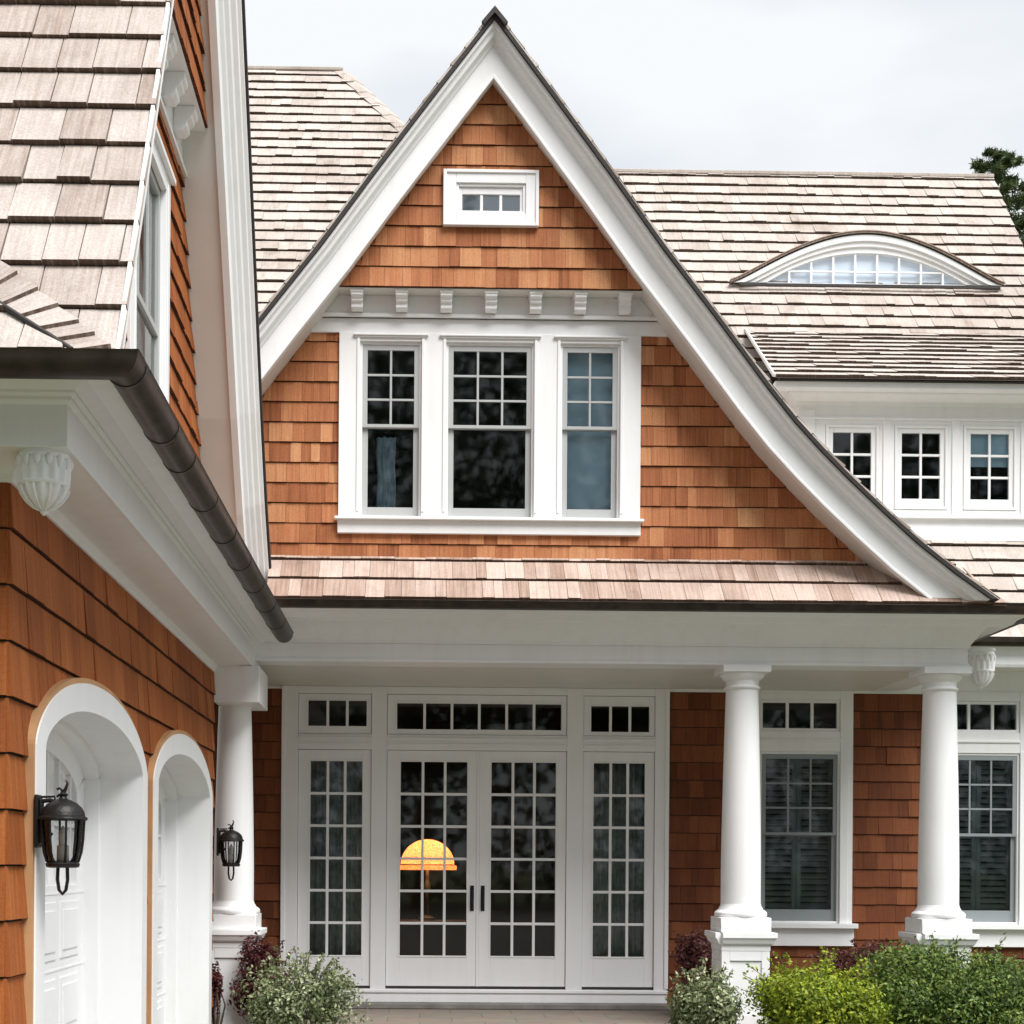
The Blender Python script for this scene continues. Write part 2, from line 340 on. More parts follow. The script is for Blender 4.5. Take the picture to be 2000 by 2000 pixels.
g = MB(); g.face([(-1.876,-30,.004),(9,-30,.004),(9,11.9,.004),(-1.876,11.9,.004)]); o = g.build('driveway', simple('driveway gravel', (.17,.155,.135), .9, bump=.6, bscale=60, var=.2, vscale=12)); o['kind'] = 'structure'
FL = .15
g = MB(); g.box(-1.85, 5.2, 12.6, 14.95, -.02, FL); o = g.build('porch_paving', gm, bevel=.01); o['kind'] = 'structure'

# ================================================================== HOUSE
H = thing('house', 'cedar shingled house with steep white trimmed front gable above a columned porch', 'house', (1.2, 13.3, 0))
YR, YU, YW, YB, YD = 12.50, 12.78, 13.0, 13.15, 15.0
# --- gable outline, from the right-hand rake, mirrored to the left
rake_px = [(966,25),(1083,182),(1202,344),(1300,482),(1404,618),(1507,757),(1559,822),(1611,879),(1663,932),(1730,996),(1797,1057),(1870,1115),(1950,1172)]
rk = [at(x, y, YR) for x, y in rake_px]; AX = rk[0].x - .0; AZ = rk[0].z
half = [(p.x - AX, p.z) for p in rk]
path = [Vector((AX - a, YR, z)) for a, z in half[::-1]] + [Vector((AX + a, YR, z)) for a, z in half[1:]]
def offset_half(d):
    pts = []
    for i, (a, z) in enumerate(half):
        p0 = half[max(i-1, 0)]; p1 = half[min(i+1, len(half)-1)]; t = Vector((p1[0]-p0[0], p1[1]-p0[1])).normalized(); pts.append((a - (-t.y)*d*1.0, z - t.x*d))
    s = math.hypot(half[1][0]-half[0][0], half[1][1]-half[0][1]); sl = abs(half[1][1]-half[0][1]) / half[1][0]
    pts[0] = (0, half[0][1] - d * math.sqrt(1 + sl*sl)); return pts
def half_at(d): return lin([(z, a) for a, z in offset_half(d)])
W_ = (0, -1, 0)
ZCLIP = (gz(560,1163,12.58) + gz(1900,1177,12.58)) / 2 + .012
def clip_below(mb, z):
    """cut a builder's solid at a horizontal plane, keeping what is above"""
    import bmesh
    bm = bmesh.new(); vs = [bm.verts.new(v) for v in mb.v]
    for f in mb.f:
        try: bm.faces.new([vs[i] for i in f])
        except ValueError: pass
    bmesh.ops.remove_doubles(bm, verts=bm.verts, dist=1e-5)
    g_ = bmesh.ops.bisect_plane(bm, geom=bm.verts[:]+bm.edges[:]+bm.faces[:], plane_co=(0,0,z), plane_no=(0,0,1), clear_inner=True)
    bmesh.ops.holes_fill(bm, edges=[e for e in g_['geom_cut'] if isinstance(e, bmesh.types.BMEdge)])
    bm.verts.ensure_lookup_table(); bm.verts.index_update()
    n = MB(); n.mesh([tuple(v.co) for v in bm.verts], [tuple(v.index for v in f.verts) for f in bm.faces]); bm.free()
    mb.__dict__.update(n.__dict__)
rb = MB()
rb.sweep(path, [(.035,.0),(.060,.0),(.072,-.030),(.100,-.040),(.112,-.085),(.135,-.100),(.135,-.112),(.285,-.112),(.290,-.100),(.312,-.100),(.312,-.17),(.035,-.17)], W_, 1)
clip_below(rb, ZCLIP)
so = MB(); so.sweep(path, [(.045,-.172),(.290,-.172),(.290,-.62),(.045,-.62)], W_, 1); clip_below(so, ZCLIP)
rb.build('rake_board', m_white, H, .003); so.build('soffit', m_soffit, H)
# gable roof: slab with shingles on both slopes
def slope_surf(sg):
    L = [0]
    for i in range(1, len(half)): L.append(L[-1] + math.hypot(half[i][0]-half[i-1][0], half[i][1]-half[i-1][1]))
    tot = L[-1]
    def f(u, v, o):
        s = tot - v; a = float(np.interp(s, L, [q[0] for q in half])); z = float(np.interp(s, L, [q[1] for q in half]))
        e1 = min(s + .05, tot); e0 = max(s - .05, 0)
        t = Vector((np.interp(e1, L, [q[0] for q in half]) - np.interp(e0, L, [q[0] for q in half]), np.interp(e1, L, [q[1] for q in half]) - np.interp(e0, L, [q[1] for q in half]))).normalized()
        n = Vector((-t.y, t.x)); 
        return Vector((AX + sg * (a + n.x*o), YR - .03 + u, z + n.y*o))
    return f, tot
gr = MB(); gu = MB()
for sg in (1, -1):
    f, tot = slope_surf(sg)
    shingles(gr, None, f, tot - .01, lambda v: (0, 5.6), e=.20, wr=(.1,.25), t=.02, jv=.006, seed=30 + sg)
g_roof = gr.build('gable_roof', m_roof, H)
ed = MB(); ed.sweep(path, [(-.012,.03),(.034,.026),(.034,-.03),(.034,-5.6),(.004,-5.6),(.004,-.03),(-.012,-.028)], W_, 1); clip_below(ed, ZCLIP); ed.build('roof_edge', m_edge, g_roof)
rc = MB()
for i in range(22):
    y0 = YR - .06 + i*.27
    for sg in (1, -1):
        sl = math.atan2(half[0][1]-half[1][1], half[1][0]); c, s_ = math.cos(sl), math.sin(sl)
        p = lambda d, y, h: Vector((AX + sg*(d*c + h*s_), y, AZ - .008 - d*s_ + h*c))
        a, b, c2, d2 = Vector((AX, y0, AZ+.030)), p(.15,y0,.03), p(.15,y0+.30,.01), Vector((AX, y0+.30, AZ+.008))
        rc.face([a,b,c2,d2]); rc.face([Vector((AX,y0,AZ-.03)),p(.15,y0,0),b,a]); rc.face([b, p(.15,y0,0), p(.15,y0+.3,0), c2])
rc.build('ridge_cap', m_edge, g_roof)
# --- upper gable wall
ZB = gz(650,556,YU)*.5 + gz(1266,569,YU)*.5
hi = half_at(.26)
aw = (gx(906,YU,400), gx(1012,YU,400)); az = (gz(960,415,YU), gz(960,381,YU))
zt_u = offset_half(.26)[0][1]
hole_a = rect_hole(aw[0]-.03, aw[1]+.03, az[0]-ZB-.08, az[1]-ZB+.08)
sf = plane_surf((AX, YU, ZB), (1,0,0), (0,0,1))
hole_a = (hole_a[0], hole_a[1], lambda v: aw[0]-.095-AX, lambda v: aw[1]+.095-AX)
two(H, 'attic_wall', m_cedar, lambda a, b: shingles(a, b, sf, zt_u - ZB, lambda v: (-max(hi(ZB+v), .0), max(hi(ZB+v), .0)), [hole_a], e=.182, wr=(.07,.2), t=.016, gap=.002, tr=(.30,.84), rev=.007, butt=.6, seed=3))
b = MB(); b.box(AX - hi(ZB), AX + hi(ZB), YU + .005, YW - .055, ZB - .012, ZB + .02); b.build('attic_sill', m_soffit, H)
# attic window
aw_o = MB(); x0, x1 = gx(868,YU,400), gx(1049,YU,400); z0, z1 = gz(960,443,YU), gz(960,339,YU)
aw_o.frame(x0, x1, z0, z1, .105, YU-.045, YU+.05)
aw_o.frame(x0-.012, x1+.012, z0-.012, z1+.012, .03, YU-.058, YU-.01)
aw_o.frame(x0+.105, x1-.105, z0+.105, z1-.105, .025, YU-.03, YU+.04)
win = aw_o.build('attic_window', m_white, H, .004)
sa = MB(); sa.frame(aw[0]-.075, aw[1]+.075, az[0]-.06, az[1]+.06, .06, YU-.012, YU+.03); sa.grid(aw[0]-.015, aw[1]+.015, az[0], az[1], 3, 1, .026, YU-.006, YU+.02); sa.build('sash', m_white, win, .003)
pa = MB(); pa.box(aw[0]-.03, aw[1]+.03, YU+.006, YU+.011, az[0]-.02, az[1]+.02); pa.build('pane', m_coat, win)
bl = MB(); bl.box(aw[0]-.05, aw[1]+.05, YU+.02, YU+.024, az[0]-.05, az[1]+.05); bl.build('reflection_board', m_reflect2, win)  # board added behind the attic panes, sky reflection painted in its colour
# --- frieze with brackets
zf1 = (gz(593,618,YW) + gz(1300,627,YW)) / 2; zf0 = (gz(662,649,YW) + gz(1250,661,YW)) / 2
hs = half_at(.27)
fr = MB()
def trapez(mb, z0, z1, y0, y1, ins=.02):
    a0, a1 = hs(z0)+ins, hs(z1)+ins
    V = [(AX-a0,y0,z0),(AX+a0,y0,z0),(AX+a1,y0,z1),(AX-a1,y0,z1),(AX-a0,y1,z0),(AX+a0,y1,z0),(AX+a1,y1,z1),(AX-a1,y1,z1)]
    mb.mesh(V, [(0,1,2,3),(7,6,5,4),(0,4,5,1),(3,2,6,7),(0,3,7,4),(1,5,6,2)])
trapez(fr, zf1, ZB+.05, YW-.05, YW+.04); trapez(fr, zf1-.02, zf1+.012, YW-.075, YW-.0505); trapez(fr, zf0, zf1-.0205, YW-.032, YW+.04)
fr.build('frieze_board', m_white, H, .003)
for i in range(7):
    bx = gx(480 + 513/2.356 + i*204.9/2.356, YW-.1, 585); br = MB(); hw = .052
    br.sweep([(bx-hw,0,0),(bx+hw,0,0)], [(YW-.052-y, z) for y, z in []] or [(0,0)], (0,0,1)) if False else None
    pr = [(YW-.052, ZB-.012),(YU+.02, ZB-.012),(YU+.02, ZB-.062),(YU+.05, ZB-.085),(YU+.05, ZB-.105),(YU+.075,ZB-.115),(YU+.075,ZB-.155),(YU+.10,ZB-.172),(YW-.052, ZB-.172)]
    n = len(pr); V = [(bx-hw, y, z) for y, z in pr] + [(bx+hw, y, z) for y, z in pr]
    br.mesh(V, [tuple(range(n)), tuple(range(2*n-1, n-1, -1))] + [(k, n+k, n+(k+1)%n, (k+1)%n) for k in range(n)])
    br.box(bx-hw-.008, bx+hw+.008, YU+.012, YW-.06, ZB-.040, ZB-.0125)
    br.build('bracket', m_white, H, .003)
# --- lower gable wall with the triple window
ZG = (gz(520,1088,YW) + gz(1650,1100,YW)) / 2
wx = [(702.8,823),(870.5,1042.4),(1093,1210)]; wz1 = (gz(703,667,YW)+gz(1210,677,YW))/2; wz0 = (gz(703,999,YW)+gz(1210,1008,YW))/2
WX = [(gx(a,YW,830), gx(b,YW,830)) for a, b in wx]
cx0, cx1 = gx(662,YW,830), gx(1250,YW,830)
hl = half_at(.27)
sfl = plane_surf((AX, YW, ZG), (1,0,0), (0,0,1))
hh = (wz0-ZG-.05, zf0-ZG+.03, lambda v: cx0+.05-AX, lambda v: cx1-.05-AX)
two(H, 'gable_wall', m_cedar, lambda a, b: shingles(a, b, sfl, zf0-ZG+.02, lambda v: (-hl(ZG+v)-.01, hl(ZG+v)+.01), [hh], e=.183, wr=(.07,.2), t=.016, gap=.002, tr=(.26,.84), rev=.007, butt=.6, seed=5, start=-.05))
zs1 = (gz(656,1010,YW) + gz(1254,1020,YW)) / 2; za0 = (gz(656,1041,YW)+gz(1250,1050,YW))/2
cs = MB(); xs = [cx0, WX[0][0], WX[0][1], WX[1][0], WX[1][1], WX[2][0], WX[2][1], cx1]
for i in (0, 2, 4, 6): cs.box(xs[i], xs[i+1], YW-.045, YW+.06, zs1, zf0-.001)
for i in (1, 3, 5):
    cs.box(xs[i], xs[i+1], YW-.042, YW+.06, wz1, zf0-.001)
    cs.box(xs[i]-.06, xs[i+1]+.06, YW-.072, YW-.046, wz1+.045, wz1+.062); cs.box(xs[i]-.045, xs[i+1]+.045, YW-.06, YW-.046, wz1+.030, wz1+.0448)
    cs.box(xs[i]-.028, xs[i], YW-.054, YW-.0455, wz0, wz1+.028); cs.box(xs[i+1], xs[i+1]+.028, YW-.054, YW-.0455, wz0, wz1+.028)
cas = cs.build('window_casing', m_white, H, .003)
si = MB(); si.box(cx0-.03, cx1+.03, YW-.095, YW+.06, zs1-.025, zs1-.0005); si.box(cx0-.005, cx1+.005, YW-.05, YW+.05, za0, zs1-.0255); si.build('window_sill', m_white, H, .003)
def double_hung(x0, x1, z0, z1, Y, cols, rows, parent, zm=None, name='window', ms=m_sash, fw=.055, bot=.085, lower_grid=None):
    """sash window: frame > sash (upper, lower), pane"""
    fr = MB(); fr.frame(x0, x1, z0, z1, .022, Y-.005, Y+.055); w_ = fr.build(name, m_white, parent, .002)
    a, b = x0+.0225, x1-.0225; c, d = z0+.0225, z1-.0225
    zm = (c+d)/2 if zm is None else zm
    up = MB(); up.frame(a, b, zm-.018, d, fw-.01, Y+.0, Y+.028, tb=.03, tt=.05)
    up.grid(a+fw-.01, b-fw+.01, zm+.012, d-.05, cols, rows, .02, Y+.002, Y+.022); up.build('sash', ms, w_, .002)
    lo = MB(); lo.frame(a, b, c, zm+.012, fw-.005, Y+.030, Y+.05, tb=bot, tt=.032)
    if lower_grid: lo.grid(a+fw, b-fw, c+bot, zm-.02, lower_grid[0], lower_grid[1], .02, Y+.031, Y+.046)
    lo.build('sash', ms, w_, .002)
    pa = MB(); pa.box(a+.02, b-.02, Y+.010, Y+.014, zm, d-.02); pa.box(a+.02, b-.02, Y+.038, Y+.042, c+.03, zm); pa.build('pane', m_glass, w_)
    return w_
zmid = (gz(703,829,YW)+gz(1210,839,YW))/2
uw = [double_hung(a, b, zs1, wz1, YW-.01, n, 3, H, zmid) for (a, b), n in zip(WX, (2, 3, 2))]
bl = MB(); bl.box(WX[2][0]+.03, WX[2][1]-.03, YW+.11, YW+.12, zs1, wz1-.02); bl.build('reflection_board', m_reflect, uw[2])  # added board paints a blue sky reflection behind the right-hand sashes
def curtain(x0, x1, Y, z0, z1, mat, label, amp=.02, wl=.07, seed=0, group=None):
    rd = random.Random(seed); n = max(8, int((x1-x0)/.008)); mb = MB(); ph = rd.random()*6; V = []; FS = []
    for j in range(7):
        zz = z0 + (z1-z0)*j/6
        for i in range(n+1):
            x = x0 + (x1-x0)*i/n
            V.append((x + .006*math.sin(j*1.7+x*9), Y + amp*math.sin(2*math.pi*x/wl + ph + .8*math.sin(x*11+ph)) + .4*amp*math.sin(x*60+j*.3), zz))
    k = n+1
    for j in range(6):
        for i in range(n): FS.append((j*k+i, j*k+i+1, (j+1)*k+i+1, (j+1)*k+i))
    mb.mesh(V, FS, True); o = mb.build('curtain', mat); so_ = o.modifiers.new('cloth', 'SOLIDIFY'); so_.thickness = .003
    return tag(o, label, 'curtain', group)
curtain(gx(735,YW+.25,900), gx(772,YW+.25,900), YW+.25, zs1, zmid-.03, m_bcurt, 'pale blue curtain hanging in the lower half of the left gable window', wl=.05, seed=2)
# bedroom behind the triple window
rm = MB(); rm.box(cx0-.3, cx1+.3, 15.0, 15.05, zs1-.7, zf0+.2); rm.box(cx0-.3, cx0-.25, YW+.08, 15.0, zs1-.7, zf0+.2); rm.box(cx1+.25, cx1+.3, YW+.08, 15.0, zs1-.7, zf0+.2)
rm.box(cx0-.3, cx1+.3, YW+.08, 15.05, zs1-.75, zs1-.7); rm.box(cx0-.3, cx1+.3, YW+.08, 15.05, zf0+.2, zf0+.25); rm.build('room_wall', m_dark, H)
# --- skirt roof
ZE = (gz(560,1163,12.58) + gz(1900,1177,12.58)) / 2          # eave edge of the porch
YE = 12.60
sl = Vector((0, YW-YE, ZG-ZE)); sfs = plane_surf((0, YE, ZE), (1,0,0), sl)
PX0, PX1 = -1.38, 5.16
hsk = half_at(.0)
def sk_ext(v):
    return (PX0, PX1 - v * .55)
two(H, 'skirt_roof', m_skirt, lambda a, b: shingles(a, b, sfs, sl.length, sk_ext, e=.285, wr=(.08,.22), t=.022, gap=.003, tr=(.3,.75), jv=.002, rev=.014, butt=.6, seed=8, start=-.02))
# --- cornice, beam, gutter with return on the right
zb0 = (gz(560,1290,YB) + gz(1880,1304,YB))/2
zb1 = (gz(700,1256,YB)+gz(1700,1266,YB))/2
BX0, BX1 = -1.86, gx(1890,YB,1290)
cpath = [(BX0, YB, 0), (BX1, YB, 0), (BX1, 14.9, 0)]
zc = ZE - .055
cn = MB(); cn.sweep(cpath, [(-.02,zb1),(.012,zb1),(.020,zb1+.03),(.075,zb1+.11),(.085,zb1+.125),(.18,zb1+.23),(.26,zc-.11),(.27,zc-.10),(.30,zc-.09),(.33,zc-.05),(.44,zc-.012),(.44,zc+.03),(-.02,zc+.03)], (0,0,1), 1); cn.build('cornice', m_white, H, .003)
bm_ = MB(); bm_.box(-3.2, 1.93, YB, YB+.30, zb0, zb1-.0005); bm_.box(1.934, BX1, YB, YB+.30, zb0, zb1-.0005); bm_.box(1.9, 1.96, YB+.004, YB+.29, zb0+.004, zb1-.004); bm_.box(BX0, BX1+.012, YB-.014, YB-.0005, zb0, zb0+.03); bm_.box(BX1-.30, BX1, YB+.3005, 14.9, zb0, zb1-.0005); bm_.box(BX1+.0005, BX1+.014, YB-.012, 14.9, zb0, zb0+.03); bm_.build('porch_beam', m_white, H, .003)
gp = [(.44+.0, ZE-.075),(.47,ZE-.088),(.51,ZE-.08),(.535,ZE-.045),(.545,ZE-.012),(.555,ZE-.006),(.555,ZE+.004),(.53,ZE+.004),(.52,ZE-.03),(.46,ZE-.03),(.442,ZE-.01)]
gu = MB(); gu.sweep(cpath, gp, (0,0,1), 1); gu.build('gutter', m_copper, H)
b = MB(); b.box(-3.2, BX1-.3, YB+.3005, YD+.0, zb0+.0, zb0+.05); b.build('porch_ceiling', m_soffit, H)
# --- columns
def column(xc, Y, zt, zped, label=None):
    sh = MB(); r0, r1 = .184, .148; base = zped + .245
    prof = []
    for i in range(13):
        q = i/12; r = r0 - (r0-r1)*(max(0, q-.15)/.85)**1.35; prof.append((r, base + q*(zt-.19-base)))
    sh.lathe(prof, (xc,Y,0), 40); c = sh.build('column', m_white, H)
    if label: c['label'] = label
    cp = MB(); z = zt-.19
    cp.lathe([(r1+.001,z-.03),(r1+.014,z-.022),(r1+.022,z-.008),(r1+.014,z+.004),(r1+.003,z+.012),(r1+.004,z+.055),(r1+.012,z+.062),(r1+.03,z+.075),(r1+.052,z+.10),(r1+.058,z+.122)], (xc,Y,0), 40)
    cp.box(xc-r1-.072, xc+r1+.072, Y-r1-.072, Y+r1+.072, z+.1225, zt-.0005)
    if zt > 3.4: cp.build('capital', m_white, c, .003)
    bs = MB(); bs.lathe([(r0+.052,zped+.137),(r0+.060,zped+.155),(r0+.058,zped+.178),(r0+.040,zped+.195),(r0+.022,zped+.205),(r0+.016,zped+.222),(r0+.006,zped+.235),(r0+.001,zped+.26)], (xc,Y,0), 40)
    bs.box(xc-r0-.048, xc+r0+.048, Y-r0-.048, Y+r0+.048, zped, zped+.1365); bs.build('base', m_white, c, .004)
    pd = MB(); hw = .222; zb = FL
    pd.sweep([(xc-hw,Y-hw,0),(xc+hw,Y-hw,0),(xc+hw,Y+hw,0),(xc-hw,Y+hw,0)][0:4] + [(xc-hw,Y-hw,0)], [(-.05,zped-.17),(.004,zped-.17),(.006,zped-.12),(.03,zped-.10),(.048,zped-.055),(.058,zped-.05),(.058,zped-.001),(-.05,zped-.001)], (0,0,1), 1)
    pd.box(xc-hw+.012, xc+hw-.012, Y-hw+.012, Y+hw-.012, zb, zped-.02)
    for sx, sy in ((0,-1),(1,0),(-1,0)):
        for (a0,a1,b0,b1) in ((-hw,-hw+.075,zb,zped-.172),(hw-.075,hw,zb,zped-.172),(-hw+.0755,hw-.0755,zped-.26,zped-.172),(-hw+.0755,hw-.0755,zb,zb+.14)):
            if sy: pd.box(xc+a0, xc+a1, Y-hw-.002, Y-hw+.0115, b0, b1)
            else: pd.box(xc+sx*(hw+.002), xc+sx*(hw-.0115), Y+a0+.012, Y+a1-.012, b0, b1)
    pd.build('pedestal', m_white, c, .003)
YC = YB + .15
zped = (gz(1448,1819,YC) + gz(1834,1822,YC))/2
for px, zt in ((1448, zb0), (1834, zb0)): column(gx(px,YC,1550), YC, zt, zped)
column(gx(458,YC,1550), YC, 3.35, zped)
# --- fluted corbel under the cornice return
def corbel(x, y, zt, r, h, parent):
    c = MB()
    c.lathe([(r*.98,zt),(r*1.02,zt-h*.03),(r*1.0,zt-h*.06),(r*.9,zt-h*.09),(r*.94,zt-h*.13),(r*.98,zt-h*.16),(r*.92,zt-h*.20)], (x,y,0), 48)
    c.lathe([(r*.86,zt-h*.19),(r*.92,zt-h*.24),(r*.94,zt-h*.4),(r*.90,zt-h*.58)], (x,y,0), 96, 14, .055)
    c.lathe([(r*.93,zt-h*.57),(r*.95,zt-h*.60),(r*.90,zt-h*.63)], (x,y,0), 48)
    c.lathe([(r*.84,zt-h*.62),(r*.80,zt-h*.70),(r*.62,zt-h*.84),(r*.36,zt-h*.95),(r*.12,zt-h)], (x,y,0), 96, 9, .09)
    for i in range(14):
        a = 2*math.pi*(i+.5)/14; px, py = x+math.cos(a)*r*.93, y+math.sin(a)*r*.93
        c.lathe([(.001,zt-h*.15),(r*.10,zt-h*.18),(r*.13,zt-h*.23),(r*.10,zt-h*.30),(.001,zt-h*.36)], (px,py,0), 8)
    for i in range(9):
        a = 2*math.pi*(i+.5)/9
        pts = [(x+math.cos(a)*r*q, y+math.sin(a)*r*q, zt-h*k) for q, k in ((.90,.64),(.86,.72),(.66,.85),(.40,.95),(.16,1.0))]
        c.tube(pts, r*.055, 6, r*.03)
    c.lathe([(r*.12,zt-h*1.0),(r*.14,zt-h*1.03),(.004,zt-h*1.08)], (x,y,0), 12)
    return c.build('corbel', m_white, parent)
pc = at(1917, 1262, 13.55); corbel(pc.x, 13.55, zb1+.06, .125, .36, H)
# --- porch wall
zsid = gz(1340,1352,YD)
dx0, dx1 = gx(552,YD,1650), gx(1302,YD,1650); zth = gz(930,1957,YD); zdb = gz(930,1929,YD)
def pz(y, x=930): return gz(x, y, YD)
w1 = (gx(1485,YD,1600), gx(1634,YD,1600)); w2 = (gx(1841,YD,1600), gx(1984,YD,1600)); wz = (pz(1803,1560), pz(1469,1560)); tz = (pz(1423,1560), pz(1373,1560))
sp_ = plane_surf((0, YD, FL), (1,0,0), (0,0,1)); zz = lambda z: z - FL
holes = [(0-.1, zz(zsid)+.2, lambda v: dx0+.03, lambda v: dx1-.03)]
for a, b in (w1, w2): holes.append((zz(wz[0])-.10, zz(zsid)+.2, lambda v, a=a: a-.06, lambda v, b=b: b+.06))
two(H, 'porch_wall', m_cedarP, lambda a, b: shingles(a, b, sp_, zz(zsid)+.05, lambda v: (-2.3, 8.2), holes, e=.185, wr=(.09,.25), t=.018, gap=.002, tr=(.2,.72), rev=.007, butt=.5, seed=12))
# door casing
xm = [(185,510),(578,1375),(1447,1765)]; XM = [(gx(500+a/2.273,YD,1700), gx(500+b/2.273,YD,1700)) for a, b in xm]
ztr0, ztr1 = pz(1250+424/2.273), pz(1250+245/2.273); zdt = pz(1250+492/2.273)
dc = MB(); posts = [dx0, XM[0][0], XM[0][1], XM[1][0], XM[1][1], XM[2][0], XM[2][1], dx1]
for i in (0,2,4,6): dc.box(posts[i], posts[i+1], YD-.055, YD+.05, zdb-.012, zb0-.002)
for i in (1,3,5):
    dc.box(posts[i], posts[i+1], YD-.052, YD+.05, ztr1, zb0-.002); dc.box(posts[i], posts[i+1], YD-.052, YD+.05, zdt, ztr0)
    dc.box(posts[i]-.012, posts[i+1]+.012, YD-.075, YD-.0525, ztr0-.055, ztr0-.03); dc.box(posts[i], posts[i+1], YD-.066, YD-.0525, ztr0-.12, ztr0-.09)
dc.box(dx0-.012, dx0+.03, YD-.07, YD-.0555, zdb, zb0-.003); dc.box(dx1-.03, dx1+.012, YD-.07, YD-.0555, zdb, zb0-.003)
dc.box(dx0-.006, dx1+.006, YD-.062, YD+.05, zth, zdb-.0125); dc.box(dx0-.012, dx1+.012, YD-.078, YD-.0625, zdb-.05, zdb-.02)
dc.build('door_casing', m_white, H, .003)
b = MB(); b.box(dx1+.013, 8.2, YD-.03, YD+.02, zsid, 3.72); b.build('porch_frieze', m_white, H, .003)
b = MB(); b.box(-2.3, dx0-.013, YD-.03, YD+.02, zsid, zb0-.002); b.build('porch_frieze', m_white, H, .003)
b = MB(); b.box(XM[0][0], XM[2][1], YD-.03, YD+.1, zdb-.012, zdb+.014); b.build('threshold', m_edge, H)
b = MB(); b.box(dx0+.35, dx1+.0, YD-.20, YD+.05, FL, zth-.0005); b.build('door_step', m_stone, H, .008)
def lite_leaf(x0, x1, z0, z1, gx0, gx1, gz0, gz1, cols, rows, name, Y, mt=.028, mat=m_white):
    f = MB(); f.box(x0, gx0, Y, Y+.045, z0, z1); f.box(gx1, x1, Y, Y+.045, z0, z1); f.box(gx0, gx1, Y, Y+.045, gz1, z1); f.box(gx0, gx1, Y, Y+.045, z0, gz0)
    f.frame(gx0-.016, gx1+.016, gz0-.016, gz1+.016, .0155, Y-.007, Y-.0003)
    f.grid(gx0, gx1, gz0, gz1, cols, rows, mt, Y+.004, Y+.034); o = f.build(name, mat, H, .003)
    p = MB(); p.box(gx0-.01, gx1+.01, Y+.016, Y+.020, gz0-.01, gz1+.01); p.build('pane', m_glass, o); return o
px6 = lambda v: gx(500+v/2.273, YD, 1700); py6 = lambda v: pz(1250+v/2.273)
gl = 0.004
for (i, g0, g1, n, y0, y1) in ((0,228,487,3,388,275),(1,622,1350,6,399,284),(2,1482,1740,3,404,290)):
    lite_leaf(posts[2*i+1]+gl, posts[2*i+2]-gl, ztr0+gl, ztr1-gl, px6(g0), px6(g1), py6(y0), py6(y1), n, 1, 'transom_window', YD-.03)
zl0 = zdb+.016
for (a, b, g0, g1, nm) in ((posts[1]+gl, posts[2]-gl, 240, 470, 'sidelight'), (posts[3]+gl, px6(977), 640, 935, 'french_door'), (px6(990), posts[4]-gl, 1042, 1328, 'french_door'), (posts[5]+gl, posts[6]-gl, 1495, 1722, 'sidelight')):
    lf = lite_leaf(a, b, zl0, zdt-gl, px6(g0), px6(g1), py6(1402), py6(543), 3, 6, nm, YD-.03)
    if nm == 'french_door':
        hx = px6(959) if g0 == 640 else px6(1006.5); hd = MB(); za, zb_ = py6(1203), py6(1090)
        hd.box(hx-.02, hx+.02, YD-.038, YD-.0302, za, zb_); hd.tube([(hx,YD-.04,za+.03),(hx,YD-.075,za+.04),(hx,YD-.08,(za+zb_)/2),(hx,YD-.075,zb_-.06),(hx,YD-.04,zb_-.05)], .009); hd.tube([(hx,YD-.038,zb_-.025),(hx,YD-.055,zb_-.025)], .014)
        hd.build('handle', m_iron, lf, .002)
b = MB(); b.box(px6(977)+.001, px6(990)-.001, YD-.036, YD+.01, zl0, zdt-gl); b.build('astragal', m_white, H, .002)
curtain(px6(232), px6(478), YD+.14, zdb+.05, zdt-.05, m_curt, 'grey sheer curtain behind the glass panel left of the front doors', seed=4)
curtain(px6(1487), px6(1730), YD+.14, zdb+.05, zdt-.05, m_curt, 'grey sheer curtain behind the glass panel right of the front doors', seed=5)
# hall behind the doors, dim
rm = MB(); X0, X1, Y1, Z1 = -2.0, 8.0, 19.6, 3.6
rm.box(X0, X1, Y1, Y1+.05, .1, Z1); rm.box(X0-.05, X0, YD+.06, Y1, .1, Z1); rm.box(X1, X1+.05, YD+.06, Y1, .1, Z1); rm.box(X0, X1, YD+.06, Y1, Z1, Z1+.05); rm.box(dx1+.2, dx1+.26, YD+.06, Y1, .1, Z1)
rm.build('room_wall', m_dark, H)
b = MB(); b.box(X0, X1, YD+.06, Y1, .16, .2); b.build('room_floor', m_wood, H)
